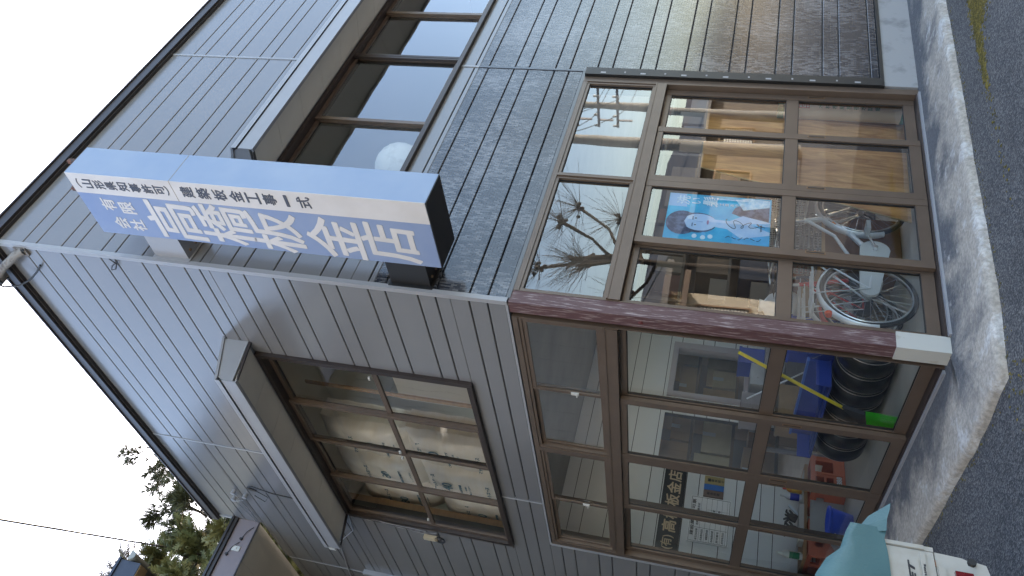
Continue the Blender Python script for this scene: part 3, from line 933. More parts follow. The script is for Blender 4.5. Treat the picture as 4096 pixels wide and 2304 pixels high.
q = MB(); tyy = py - .0022
for ch, z, w in (('洗', 1.672, .095), ('い', 1.578, .06), ('髪', 1.478, .105)): put_text(q, ch, (1.205, tyy, z), (1, 0, 0), ZU, w, w, fat=.014, shear=.12)
for i, ch in enumerate('工藤あやの'): put_text(q, ch, (1.183, tyy, 1.395 - i * .036), (1, 0, 0), ZU, .024, .026, fat=.006)
q.build('title', PW, PO)
q = MB()
def scrawl(pts, r=.0022): q.tube([(a, py - .0030, b) for a, b in pts], r, 4)
sg = [(.985 + .05 * math.cos(t * 1.9) * (1 - t / 16), 1.345 - t * .022 + .020 * math.sin(t * 2.6)) for t in [i * .22 for i in range(52)]]
scrawl(sg)
for k in range(6): scrawl([(.84 + .012 * math.sin(k * 2 + t * 3) + .01 * t, 1.345 - k * .042 - t * .03) for t in (0, .3, .6, 1)], .0018)
scrawl([(.93 + .006 * k, 1.115 - .004 * (k % 2) * 3) for k in range(12)], .0016)
q.build('signature', INK, PO)

# ------------------------------------------------------------------ broom
BR = thing('broom', 'broom with yellow handle and bright green bristles leaning inside the side door', 'broom', (.3, 1.2, 0))
q = MB(); q.cyl((.30, .618, 1.165), (.30, 1.118, .382), .0125, n=12); q.build('handle', mat('yellow_handle', (.90, .74, .05), .35), BR)
hd = MB()
A = [(.285, 1.095, .40), (.285, 1.13, .375), (.27, 1.32, .19), (.27, 1.13, .235)]
hd.prism(A, (.035, 0, 0)); hd.build('head', mat('broom_grey', (.045, .05, .06), .5), BR)
bb = MB()
for i in range(34):
    for k in range(4):
        t = i / 33; y0 = lerp(1.13, 1.325, t); z0 = lerp(.232, .186, t)
        y1 = lerp(1.135, 1.40 if True else 0, t) + random.uniform(-.006, .006) + .02; z1 = .006 + random.uniform(0, .008)
        x = .270 + k * .011 + random.uniform(-.002, .002)
        bb.add([(x, y0, z0), (x + .0065, y0 + .002, z0), (x + .0055 + (k - 1.5) * .008, y1 + .005, z1), (x + (k - 1.5) * .008, y1, z1)], [(0, 1, 2, 3)])
        bb.add([(x + .002, y0 - .003, z0), (x + .003, y0 + .005, z0), (x + .003, y1 + .007, z1), (x + .002, y1 - .003, z1)], [(0, 1, 2, 3)])
tag(bb.build('bristles', mat('green_bristle', (.07, .85, .04), .5), BR), kind='stuff')

# ------------------------------------------------------------------ tyres, blue tray
TYR = mat('tyre_black', (.012, .012, .014), .32, var=.3, vscale=9, bump=.3, bscale=24)
RIMH = mat('tyre_bead', (.42, .38, .36), .3, .5)
def tyre(y, label, r=.215, x=.80):
    t_ = thing('tyre', label, 'tyre', (x, y, .0), 0, 'black tyres standing in a row under the blue tray')
    q = MB(); q.lathe((x, y, r + .0), [(.11, -.085), (.13, -.098), (.19, -.098), (r, -.075), (r, .075), (.19, .098), (.13, .098), (.11, .085), (.11, -.085)], 36, axis='Y'); q.build('carcass', TYR, t_)
    q = MB()
    for s in (-1, 1):
        q.tube([(x + (r - .004) * math.cos(2 * PI * i / 40), y + s * .083, r + (r - .004) * math.sin(2 * PI * i / 40)) for i in range(40)], .0035, 5, closed=True)
    q.build('bead_ring', RIMH, t_)
for i, (y, l) in enumerate(((1.02, 'black tyre at the end of the row nearest the street doors'), (1.22, 'black tyre, second in the row from the street doors'), (1.42, 'third black tyre from the street doors in the row under the tray'), (1.62, 'fourth black tyre from the street doors in the row under the tray'), (1.82, 'fifth black tyre from the street doors in the row under the tray'),
                          (2.02, 'sixth black tyre from the street doors, next to the far end tyre'), (2.22, 'black tyre at the far end of the row near the beer crates'))):
    tyre(y, l, x=.80 + .0 * i)
TB = mat('tray_blue', (.015, .055, .36), .42, var=.15, vscale=5)
TB2 = mat('tray_blue_light', (.05, .17, .62), .4)
tr = thing('blue_tray', 'long dark blue plastic tray standing on edge above the tyres', 'tray', (.75, 1.8, .44))
q = MB(); q.box((.60, 1.28, .437), (.86, 2.34, .447)); q.box((.83, 1.28, .447), (.845, 2.34, .60)); q.box((.60, 1.28, .4475), (.83, 1.29, .55)); q.box((.60, 2.33, .4475), (.83, 2.34, .55)); q.build('tray_body', TB, tr)
q = MB(); q.box((.82, 1.275, .6005), (.86, 2.345, .618)); q.build('rim', TB2, tr)
q = MB(); q.box((.62, 1.30, .4475), (.66, 2.32, .452)); q.box((.72, 1.30, .4475), (.76, 2.32, .452)); q.build('rib', TB, tr)
tp = MB()
P = []
for i in range(15):
    for k in range(9):
        u, v = i / 14, k / 8
        P.append((.86 + .14 * v + .03 * math.sin(u * 7 + v), .98 + .34 * u + .02 * math.sin(v * 6), .60 - .42 * v * (.4 + .6 * (1 - u)) + .03 * math.sin(u * 11 + v * 5)))
tp.add(P, [(i * 9 + k, i * 9 + k + 1, i * 9 + k + 10, i * 9 + k + 9) for i in range(14) for k in range(8)], 0, True)
tag(tp.build('blue_sheet', mat('sheet_blue', (.015, .07, .50), .35)), 'crumpled blue plastic sheet hanging beside the tyres', 'tarp')
q = MB(); q.box((.94, .98, .004), (1.0, 1.02, .35), T=lambda p: (p[0] + (p[2] - .2) * .1, p[1] + p[2] * .25, p[2])); tag(q.build('wooden_batten', WOOD), 'short pale wooden batten standing by the corner post', 'batten')

# clutter behind the tyres: racks and machines seen dimly
GM = mat('machine_grey', (.20, .19, .20), .5, var=.3, vscale=6)
mc = thing('metal_bench', 'grey metal workbench cluttered with tools below the serving window', 'workbench', (1.75, 3.1, 0))
q = MB(); q.box((1.25, 2.85, .78), (2.25, 3.45, .82)); q.build('bench_top', GM, mc)
for x, y in ((1.29, 2.89), (2.2, 2.89), (1.29, 3.4), (2.2, 3.4)):
    q = MB(); q.box((x - .02, y - .02, 0), (x + .02, y + .02, .7795)); q.build('leg', GM, mc)
q = MB(); q.box((1.31, 2.9, .38), (2.19, 3.4, .40)); q.build('shelf', GM, mc)
for i, (a, b, c, d, e, f_, m_, lab) in enumerate((
        (1.36, 2.92, .8205, 1.62, 3.2, 1.02, (.24, .22, .23), 'dull grey tool case on the near end of the metal bench'),
        (1.72, 2.9, .8205, 1.98, 3.15, .95, (.38, .40, .42), 'pale grey parts case in the middle of the metal bench'),
        (2.02, 2.95, .8205, 2.22, 3.2, 1.08, (.02, .06, .32), 'blue upright case at the far end of the metal bench'),
        (1.4, 2.95, .4005, 1.8, 3.3, .66, (.30, .20, .11), 'brown cardboard box under the metal bench'),
        (1.85, 2.95, .4005, 2.15, 3.3, .60, (.12, .12, .13), 'dark box under the metal bench'))):
    q = MB(); q.box((a, b, c), (d, e, f_ - .03)); q.box((a - .006, b - .006, f_ - .0295), (d + .006, e + .006, f_)); q.box(((a + d) / 2 - .05, b - .012, (c + f_) / 2 - .02), ((a + d) / 2 + .05, b - .0005, (c + f_) / 2))
    tag(q.build('tool_case', mat('case%d' % i, m_, .5, var=.2)), lab, 'case', 'cases on and under the metal bench')

# ------------------------------------------------------------------ beer crates with a plank shelf
CR = mat('crate_red', (.60, .15, .075), .45, var=.12, vscale=6)
CRD = mat('crate_dark', (.36, .07, .05), .5, var=.15, vscale=6)
def crate(loc, rz, label, mt, flip=False):
    LOCAL[0] = True
    t_ = thing('beer_crate', label, 'crate', loc, rz, 'red plastic beer crates under the plank shelf')
    W, D, H, w = .44, .36, .31, .022
    b_ = MB()
    for s in (-1, 1):      # long sides with two openings, short sides with one
        y0, y1 = (s * D / 2, s * (D / 2 - w))
        b_.box((-W / 2, y0, 0), (W / 2, y1, .105)); b_.box((-W / 2, y0, .27), (W / 2, y1, H))
        for a, b in ((-W / 2, -W / 2 + .05), (-.03, .03), (W / 2 - .05, W / 2)): b_.box((a, y0, .1052), (b, y1, .2698))
        b_.box((-W / 2 + .0501, y0, .17), (-.0301, y1, .19))
        x0, x1 = (s * W / 2, s * (W / 2 - w))
        b_.box((x0, -D / 2 + w + .0005, 0), (x1, D / 2 - w - .0005, .18)); b_.box((x0, -D / 2 + w + .0005, .25), (x1, D / 2 - w - .0005, H))
        for a, b in ((-D / 2 + w + .0005, -.09), (.09, D / 2 - w - .0005)): b_.box((x0, a, .1802), (x1, b, .2498))
        b_.box((-W / 2 - .008, s * (D / 2 + .007), .275), (W / 2 + .008, s * (D / 2 + .0004), .295)); b_.box((-W / 2 - .004, s * (D / 2 + .006), .0), (W / 2 + .004, s * (D / 2 + .0004), .016))
        for xx in (-W / 2, 0, W / 2 - .012): b_.box((xx, s * (D / 2 + .006), .0165), (xx + .012, s * (D / 2 + .0004), .2745))
    b_.box((-W / 2 + w, -D / 2 + w, .003), (W / 2 - w, D / 2 - w, .012))
    o = b_.build('crate_body', mt, t_)
    q = MB()
    for sgn in (-1, 1):
        for k in range(3):
            put_text(q, '8' if k != 1 else '88', (-.12 + .05 * k, sgn * (D / 2 + .0012), .055), (1, 0, 0) if sgn < 0 else (-1, 0, 0), ZU, None, .045, fat=.03, th=.0006)
    q.build('stencil', PW, t_)
    LOCAL[0] = False
    return t_
crate((.93, 3.36, .0), .2, 'red beer crate standing beside the dark doorway', CR)
crate((.06, 2.98, .0), 1.35, 'bright red beer crate nearest the side glass at the left edge', CR) if False else None
crate((.36, 3.515, .0), 1.57, 'bright red beer crate close behind the side glass', CR)
# plank shelf
q = MB(); q.box((-.0 + .17, 3.36, .315), (1.16, 3.72, .345)); tag(q.build('plank_shelf', WOOD), 'pale plank laid across the beer crates', 'shelf')
q = MB(); q.box((.32, 3.34, .3455), (.70, 3.47, .385)); q.box((.32, 3.335, .3855), (.70, 3.475, .39)); tag(q.build('flat_case', mat('case_white', (.55, .55, .53), .6, var=.1)), 'long flat whitish case lying on the plank shelf', 'case')
q = MB(); q.box((.70, 3.38, .3455), (1.1, 3.70, .352)); tag(q.build('white_sheet', WHITEM), 'thin white sheet lying on the plank shelf', 'sheet')


def bottle(x, y, z, h, r, c_body, c_cap, label, cat='bottle', square=True, band=None):
    t_ = thing('bottle', label, cat, (x, y, z), 0, 'cleaning bottles on the plank shelf')
    q = MB()
    pr = [(r * .96, 0), (r, .01), (r, h * .62), (r * .85, h * .70), (r * .35, h * .80), (r * .33, h * .83)]
    q.lathe((x, y, z), [(0.0, 0)] + pr, 16); q.build('body', mat('bottle_%s' % label[:18], c_body, .3), t_)
    q = MB(); q.lathe((x, y, z), [(r * .42, h * .82), (r * .42, h * .97), (r * .3, h), (0, h)], 14); q.build('cap', mat('cap_%s' % label[:18], c_cap, .35), t_)
    if band:
        q = MB(); q.lathe((x, y, z), [(r * 1.01, h * .12), (r * 1.015, h * .14), (r * 1.015, h * .52), (r * 1.01, h * .54)], 16); q.build('label_band', mat('band_%s' % label[:18], band, .4), t_)
bottle(1.02, 3.52, .352, .19, .034, (.70, .70, .68), (.55, .03, .03), 'white bottle with a red cap at the doorway end of the plank', band=(.6, .6, .58))
bottle(.935, 3.50, .352, .18, .036, (.75, .30, .05), (.7, .05, .04), 'orange and red bottle beside the white red-capped one', band=(.8, .45, .08))
bottle(.84, 3.48, .352, .205, .034, (.70, .72, .76), (.7, .7, .72), 'white bottle with a deep blue label on the plank', band=(.012, .03, .40))
bottle(.245, 3.50, .3455, .22, .036, (.72, .70, .66), (.75, .74, .7), 'plain cream bottle at the glass end of the plank', band=(.7, .62, .55))
bottle(.20, 3.415, .3455, .215, .030, (.60, .64, .62), (.75, .8, .75), 'clear spray bottle with a green label', band=(.02, .20, .09))
# work gloves
gv = thing('work_gloves', 'pair of dark knitted work gloves lying on the flat white case', 'gloves', (.5, 3.4, .39))
GLV = mat('glove_knit', (.06, .055, .055), .9, c2=(.13, .11, .10), vscale=60, bump=.4, bscale=160)
for k, (x, dz) in enumerate(((.44, 0), (.56, .004))):
    q = MB()
    q.tube([(x, 3.40, .40 + dz), (x + .01, 3.40, .43), (x + .02, 3.405, .47)], [.038, .042, .034], 10)
    for f_ in range(4):
        a = -.045 + .03 * f_
        q.tube([(x + .015 + a * .4, 3.40, .465), (x + a, 3.395 - .01 * f_, .505), (x + a * 1.6 - .01, 3.38 - .01 * f_, .525 - .012 * abs(f_ - 1))], [.012, .011, .008], 7)
    q.tube([(x + .03, 3.40, .43), (x + .06, 3.39, .455), (x + .075, 3.38, .475)], [.013, .012, .009], 7)
    q.build('glove', GLV, gv)
q = MB(); q.prism([(.60, 3.39, .391), (.64, 3.39, .40), (.72, 3.40, .48), (.69, 3.40, .482)], (0, .02, 0)); tag(q.build('paper_scrap', PW), 'crumpled white paper scrap beside the gloves', 'paper')
# grey panel leaning under the plank, bucket
q = MB(); q.box((.36, 3.27, .004), (.76, 3.285, .295)); q.box((.35, 3.265, .0), (.77, 3.269, .004)); q.box((.35, 3.262, .2955), (.77, 3.29, .301)); tag(q.build('grey_panel', mat('panel_grey', (.42, .43, .42), .6, var=.05)), 'plain pale grey panel standing under the plank shelf', 'panel')
bk = thing('bucket', 'bright blue plastic bucket on the floor in front of the grey panel', 'bucket', (.345, 2.92, 0))
BB = mat('bucket_blue', (.008, .075, .66), .35)
q = MB(); q.lathe((.345, 2.92, .0), [(0, .002), (.085, .0), (.120, .17), (.121, .185), (.135, .185), (.135, .205), (.124, .205), (.116, .17), (.08, .01), (0, .01)], 28); q.build('body', BB, bk)
q = MB(); q.tube([(.345 + .132 * math.cos(t), 2.92 + .132 * math.sin(t) * .2 - .02, .19 - .10 * math.sin(t)) for t in [PI * i / 14 for i in range(15)]], .004, 6); q.build('bail', STEEL, bk)
gt = thing('gas_torch', 'grey hand torch with an orange button beside the blue bucket', 'torch', (.2, 3.12, 0))
q = MB(); q.cyl((.14, 3.1, .06), (.30, 3.12, .16), .035, .028); q.build('body', GM, gt)
q = MB(); q.cyl((.22, 3.08, .14), (.235, 3.08, .16), .018, n=10); q.build('button', mat('orange', (.75, .12, .03), .4), gt)

# ------------------------------------------------------------------ dark back room seen through the doorway and the serving window
BRN = mat('carton', (.33, .20, .09), .7, var=.15, vscale=4)
rk = thing('storage_rack', 'dim wooden storage rack beyond the inner doorway', 'rack', (1.9, 4.6, 0))
RW = mat('rack_wood', (.12, .075, .04), .7, var=.2)
for x in (1.2, 2.3, 3.4):
    q = MB(); q.box((x, 4.4, 0), (x + .05, 4.9, 2.4)); q.build('upright', RW, rk)
for z in (.5, 1.0, 1.48, 1.95):
    q = MB(); q.box((1.25, 4.38, z), (3.4, 4.92, z + .035)); q.build('shelf', RW, rk)
bx = [(1.30, 1.0355, .42, .40), (1.75, 1.0355, .5, .33), (1.28, 1.5155, .55, .34), (1.86, 1.5155, .38, .22), (2.36, 1.0355, .3, .38), (2.70, 1.0355, .25, .28), (2.98, 1.0355, .35, .36), (2.36, 1.5155, .6, .2), (3.0, 1.5155, .36, .36), (1.3, .5355, .6, .35), (2.0, .5355, .28, .3)]
words = 'upper left', 'upper'
labs = ['brown carton on the middle rack shelf nearest the doorway jamb', 'long brown carton beside it on the middle rack shelf', 'brown carton high on the rack beyond the doorway', 'small carton high on the rack near the centre upright', 'tan carton seen through the serving window, left end', 'narrow tan carton in the middle behind the serving window', 'tan carton at the right end behind the serving window', 'flat carton on the upper shelf behind the serving window', 'square carton at the top right behind the serving window', 'wide carton on the low rack shelf in the doorway', 'small carton on the low rack shelf']
for i, (x, z, w, h) in enumerate(bx):
    q = MB(); q.box((x, 4.40, z), (x + w, 4.8, z + h)); q.box((x + w / 2 - .025, 4.397, z + h * .55), (x + w / 2 + .025, 4.3995, z + h + .0005), 1); q.box((x - .003, 4.397, z + h - .05), (x + w / 2 - .026, 4.3992, z + h - .002), 0)
    tag(q.build('carton', [mat('carton%d' % i, random.choice([(.36, .22, .10), (.42, .30, .15), (.30, .17, .08), (.45, .36, .22)]), .7, var=.15), WHITEM]), labs[i], 'carton', 'cartons on the storage rack')
q = MB(); q.tube([(1.42, 2.75, .98), (1.60, 2.6, .62), (1.7, 2.55, .45)], .008, 6); tag(q.build('steel_rod', STEEL), 'thin bright steel rod leaning against the bench', 'rod')

# ------------------------------------------------------------------ plywood, roll
PLY = mat('plywood', (.36, .14, .04), .5, c2=(.72, .38, .14), mix=(.34, .64), vscale=2.6, stretch=(6, 1, 0.9), detail=9, dist=0.8)
PLY2 = mat('plywood_edge', (.50, .36, .20), .6)
def sheet(poly, y0, lean, label, th=.012):
    t_ = thing('plywood_sheet', label, 'plywood', (poly[0][0], y0, 0), 0, 'plywood sheets leaning inside the street doors')
    q = MB(); q.prism([(a, y0 - lean * b, b) for a, b in poly], (0, th, 0)); q.build('veneer', PLY, t_)
    q = MB(); e = .0035
    n = len(poly)
    for i in range(n):
        a, b = Vector((poly[i][0], y0 - lean * poly[i][1], poly[i][1])), Vector((poly[(i + 1) % n][0], y0 - lean * poly[(i + 1) % n][1], poly[(i + 1) % n][1]))
        q.tube([a + Vector((0, th / 2, 0)), b + Vector((0, th / 2, 0))], .0068, 4)
    q.build('edge', PLY2, t_)
sheet([(1.50, .03), (3.3, .004), (3.3, 1.62), (1.86, 1.60)], .34, .06, 'large plywood sheet with strong grain leaning inside the right-hand street doors')
sheet([(1.62, .02), (2.7, .004), (2.7, .98), (1.80, 1.02)], .42, .06, 'shorter plywood sheet behind the large one')
rl = thing('felt_roll', 'upright roll of beige roofing felt with green ends at the right door jamb', 'roll', (2.68, .21, 0))
q = MB(); q.lathe((2.70, .215, .055), [(0, 0), (.10, 0), (.10, .95), (0, .95)], 28, sm=False); q.build('roll', mat('felt_beige', (.64, .58, .47), .6, var=.05), rl)
GREEN = mat('wrap_green', (.02, .22, .12), .5)
for z in (.02, .985):
    q = MB(); q.lathe((2.70, .215, z), [(0, 0), (.1015, 0), (.1015, .05), (0, .05)], 28, sm=False); q.build('end_wrap', GREEN, rl)
q = MB()
for k in range(9): put_text(q, random.choice('防水紙屋根材'), (2.70 - .075, .215 - .0715 - .004, .70 - k * .055), (.72, -.69, 0), ZU, .04, .04, fat=.01)
q.build('green_print', GREEN, rl)
q = MB()
for k in range(3): put_text(q, '田', (2.70 - .074, .215 - .0725 - .004, .92 - k * .055), (.72, -.69, 0), ZU, .05, .05, fat=.02)
q.build('red_print', mat('print_red', (.55, .05, .05), .5), rl)
# ------------------------------------------------------------------ bicycles
RUB = mat('tyre_rubber', (.02, .02, .02), .7)
CHROME = mat('chrome', (.80, .81, .83), .25, .6)
ALU = mat('alloy_silver', (.72, .74, .76), .35, .3)
PLAS = mat('plastic_grey', (.58, .60, .61), .45)


def bicycle(loc, rz, label, paint, guard, wb=1.02, r=.33, case_=PLAS):
    LOCAL[0] = True
    b = thing('bicycle', label, 'bicycle', loc, rz)
    R0, F0, BB_ = Vector((0, 0, r)), Vector((wb, 0, r)), Vector((.45, 0, .27))
    for c, nm in ((R0, 'rear'), (F0, 'front')):
        w = MB(); w.tube([(c.x + (r - .018) * math.cos(2 * PI * i / 48), 0, c.z + (r - .018) * math.sin(2 * PI * i / 48)) for i in range(48)], .018, 8, closed=True)
        o = w.build('wheel', RUB, b)
        q = MB(); q.lathe(tuple(c), [(r - .044, -.012), (r - .034, -.014), (r - .032, .014), (r - .044, .012), (r - .044, -.012)], 40, axis='Y'); q.build('rim', CHROME, o)
        q = MB()
        for i in range(32):
            a = 2 * PI * i / 32; s = 1 if i % 2 else -1; a2 = a + .35 * (1 if i % 4 < 2 else -1)
            q.tube([c + Vector((.02 * math.cos(a2), s * .028, .02 * math.sin(a2))), c + Vector(((r - .042) * math.cos(a), 0, (r - .042) * math.sin(a)))], .0014, 3)
        q.build('spokes', CHROME, o)
        q = MB(); q.cyl(c + Vector((0, -.05, 0)), c + Vector((0, .05, 0)), .016, n=12); q.cyl(c + Vector((0, -.03, 0)), c + Vector((0, -.026, 0)), .028); q.cyl(c + Vector((0, .026, 0)), c + Vector((0, .03, 0)), .028); q.build('hub', ALU, o)
        m_ = MB(); a0, a1 = (-.25, PI + .15) if nm == 'rear' else (.55, PI + .45)
        P = []; n = 26
        for i in range(n):
            a = lerp(a0, a1, i / (n - 1)) if nm == 'rear' else lerp(a0, a1, i / (n - 1))
            for s, dr in ((-.028, -.010), (-.020, .004), (0, .008), (.020, .004), (.028, -.010)):
                P.append(c + Vector(((r + .012 + dr) * math.cos(a), s, (r + .012 + dr) * math.sin(a))))
        m_.add(P, [(i * 5 + k, i * 5 + k + 1, i * 5 + k + 6, i * 5 + k + 5) for i in range(n - 1) for k in range(4)], 0, True)
        m_.build('mudguard', guard, b)
    HT0, HT1 = Vector((wb - .16, 0, .60)), Vector((wb - .21, 0, .76))
    ST = Vector((.30, 0, .74))
    f_ = MB()
    f_.tube([BB_, lerp(BB_, HT0, .55) + Vector((.02, 0, -.02)), HT0], [.022, .021, .020], 10)
    f_.tube([BB_, ST], .016, 10)
    f_.tube([HT0, HT1], .021, 10)
    f_.tube([lerp(BB_, ST, .35), lerp(BB_, HT1, .55) + Vector((0, 0, .0)), HT1 - Vector((0, 0, .03))], .013, 8)
    for s in (-1, 1):
        f_.tube([BB_ + Vector((0, s * .03, 0)), R0 + Vector((0, s * .055, 0))], .009, 8)
        f_.tube([lerp(BB_, ST, .85) + Vector((0, s * .02, 0)), R0 + Vector((0, s * .055, 0))], .007, 8)
    f_.build('frame', paint, b)
    q = MB()
    for s in (-1, 1): q.tube([HT0 + Vector((.01, s * .03, -.02)), HT0 + Vector((.05, s * .05, -.12)), F0 + Vector((0, s * .055, 0))], .011, 8)
    q.build('fork', paint, b)
    q = MB(); q.tube([HT1, HT1 + Vector((-.03, 0, .12))], .012, 8)
    hb = HT1 + Vector((-.03, 0, .12))
    for s in (-1, 1): q.tube([hb, hb + Vector((.05, s * .10, .05)), hb + Vector((.02, s * .24, .07)), hb + Vector((-.14, s * .27, .05))], .011, 8)
    h = q.build('handlebar', CHROME, b)
    q = MB()
    for s in (-1, 1): q.tube([hb + Vector((-.05, s * .262, .058)), hb + Vector((-.17, s * .272, .047))], .016, 8)
    q.build('grip', RUB, h)
    q = MB(); q.tube([ST, ST + Vector((-.03, 0, .12))], .012, 8); q.build('seat_post', CHROME, b)
    q = MB(); s0 = ST + Vector((-.04, 0, .13))
    P = []
    for i in range(9):
        t = i / 8; hw = .095 * (1 - t) ** .8 + .022; x = -.12 + .26 * t
        for k in range(5):
            v = -1 + k / 2; P.append(s0 + Vector((x, v * hw, .035 - .02 * v * v + .012 * (1 - t) - .0)))
    q.add(P, [(i * 5 + k, i * 5 + k + 1, i * 5 + k + 6, i * 5 + k + 5) for i in range(8) for k in range(4)], 0, True)
    q.add([p - Vector((0, 0, .045)) for p in P], [(i * 5 + k, i * 5 + k + 5, i * 5 + k + 6, i * 5 + k + 1) for i in range(8) for k in range(4)], 0, True)
    q.build('saddle', RUB, b)
    q = MB(); n = 14
    prof = [Vector((BB_.x + .105 * math.cos(a), -.055, BB_.z + .105 * math.sin(a))) for a in [-PI / 2 + PI * i / n for i in range(n + 1)]] + [Vector((R0.x + .065 * math.cos(a), -.055, R0.z + .065 * math.sin(a))) for a in [PI / 2 + PI * i / n for i in range(n + 1)]]
    q.prism(prof, (0, .022, 0)); q.build('chain_case', case_, b)
    q = MB()
    for s in (-1, 1):
        e = BB_ + Vector((.165 * s * .93, -s * -.10 if False else (.09 if s < 0 else -.09), .165 * s * .35))
        q.tube([BB_ + Vector((0, e.y * .85, 0)), e], .010, 8); q.cyl(BB_ + Vector((0, e.y * .5, 0)), BB_ + Vector((0, e.y, 0)), .016)
        q.box((e.x - .048, e.y + (0.0 if e.y > 0 else -.085), e.z - .014), (e.x + .048, e.y + (.085 if e.y > 0 else 0), e.z + .014), 1)
    q.build('crank', [CHROME, PLAS], b)
    q = MB()
    for y in (-.07, -.025, .025, .07): q.tube([(-.22, y, .71), (.22, y, .71)], .005, 6)
    for x in (-.22, -.1, .03, .16): q.tube([(x, -.07, .71), (x, .07, .71)], .005, 6)
    for s in (-1, 1): q.tube([(-.12, s * .07, .71), (0, s * .06, r)], .005, 6)
    q.tube([(-.215, -.055, .70), (-.215, .055, .70)], .006, 6)
    q.build('carrier', ALU, b)
    q = MB(); cz, cx = .74, wb + .02
    W0, W1, D0, D1, H0 = .13, .17, .10, .14, .24
    for k in range(6):
        t = k / 5; w, d, z = lerp(W0, W1, t), lerp(D0, D1, t), cz + H0 * t
        q.tube([(cx - d, -w, z), (cx + d, -w, z), (cx + d, w, z), (cx - d, w, z)], .003, 4, closed=True)
    for k in range(9):
        y = -1 + k / 4
        for s in (-1, 1): q.tube([(cx + s * D0, y * W0, cz), (cx + s * D1, y * W1, cz + H0)], .0022, 4)
        x = -1 + k / 4
        for s in (-1, 1): q.tube([(cx + x * D0, s * W0, cz), (cx + x * D1, s * W1, cz + H0)], .0022, 4)
        q.tube([(cx - D0, y * W0, cz), (cx + D0, y * W0, cz)], .0022, 4)
    q.build('basket', PLAS, b)
    q = MB(); q.cyl((-.235, 0, .60), (-.262, 0, .60), .028, .022, n=12); q.build('reflector', mat('reflector', (.65, .07, .02), .25), b)
    q = MB(); s_ = lerp(BB_, HT0, .80); s2 = lerp(BB_, HT0, .86)
    q.cyl(s_, s2, .0222, n=12); q.build('sticker', mat('sticker', (.75, .22, .03), .4), b)
    q = MB(); q.tube([(.02, .05, .30), (-.03, .12, .02)], .007, 6); q.build('stand', CHROME, b)
    LOCAL[0] = False
    return b


SILV = mat('frame_silver', (.74, .76, .80), .3, .2)
REDF = mat('frame_red', (.50, .03, .03), .3)
bicycle((.82, .445, 0), math.radians(6), 'silver city bicycle with grey chain case parked behind the street doors', SILV, SILV)
bicycle((.99, .86, 0), math.radians(9), 'red bicycle parked behind the silver one', REDF, REDF, wb=.92, r=.29, case_=RUB)
bicycle((1.30, 1.14, 0), math.radians(4), 'dark blue bicycle farthest from the street doors', mat('frame_navy', (.02, .03, .10), .3), ALU, wb=.98, r=.31)
q = MB(); q.box((1.55, .62, .62), (1.57, .98, .90)); q.box((1.85, .62, .62), (1.87, .98, .90))
# grey plastic lattice crate on the far bicycles
lc = thing('lattice_crate', 'grey plastic lattice crate stacked behind the poster door', 'crate', (1.72, .86, .6))
q = MB()
for k in range(9):
    z = .62 + k * .035; q.box((1.52, .72, z), (1.94, .728, z + .012)); q.box((1.52, 1.02, z), (1.94, 1.028, z + .012)); q.box((1.515, .7285, z), (1.523, 1.0195, z + .012)); q.box((1.937, .7285, z), (1.945, 1.0195, z + .012))
for k in range(15):
    x = 1.52 + k * .03; q.box((x, .7205, .601), (x + .007, .7275, .93)); q.box((x, 1.0205, .601), (x + .007, 1.0275, .93))
q.box((1.52, .729, .60), (1.94, 1.019, .608)); q.build('lattice', mat('lattice_grey', (.17, .17, .175), .5), lc)
stn = thing('crate_stand', 'brown wooden box under the lattice crate', 'box', (1.72, .9, 0))
q = MB(); q.box((1.5, .75, .0), (1.95, 1.1, .57)); q.build('box_body', mat('box_brown', (.17, .08, .04), .6, var=.2), stn)
q = MB(); q.box((1.49, .74, .5705), (1.96, 1.11, .599)); q.build('box_lid', BRN, stn)
rk2 = thing('storage_rack', 'tall dark rack added to darken the back wall behind the bicycles', 'rack', (5, 3.5, 0))
DK = mat('rack_dark', (.05, .04, .035), .6)  # near-black rack and panel added so the room looks dim behind the glass
for x in (2.98, 4.3, 5.7, 7.1):
    q = MB(); q.box((x, 3.2, 0), (x + .05, 3.72, 2.7)); q.build('upright', DK, rk2)
for z in (.15, .7, 1.25, 1.8, 2.3):
    q = MB(); q.box((3.031, 3.21, z), (7.09, 3.71, z + .03)); q.build('shelf', DK, rk2)
q = MB(); q.box((2.99, 3.73, 0), (7.14, 3.745, 2.72)); q.build('back_panel', DK, rk2)
random.seed(44); kx = 0
for z in (.181, .731, 1.281, 1.831, 2.331):
    x = 3.1
    while x < 6.9:
        w = random.uniform(.2, .5); h = random.uniform(.15, .42 if z < 2.3 else .25)
        if not any(x < u + .06 and x + w > u - .02 for u in (4.3, 5.7)):
            q = MB(); q.box((x, 3.22, z), (x + w, 3.6, z + h)); pass
            c_ = random.choice([(.10, .06, .035), (.05, .05, .055), (.02, .03, .07), (.08, .02, .018), (.12, .11, .10)])
            o = q.build('stock_box', [mat('stock%d' % kx, c_, .6), WHITEM], rk2); kx += 1
        x += w + random.uniform(.02, .12)
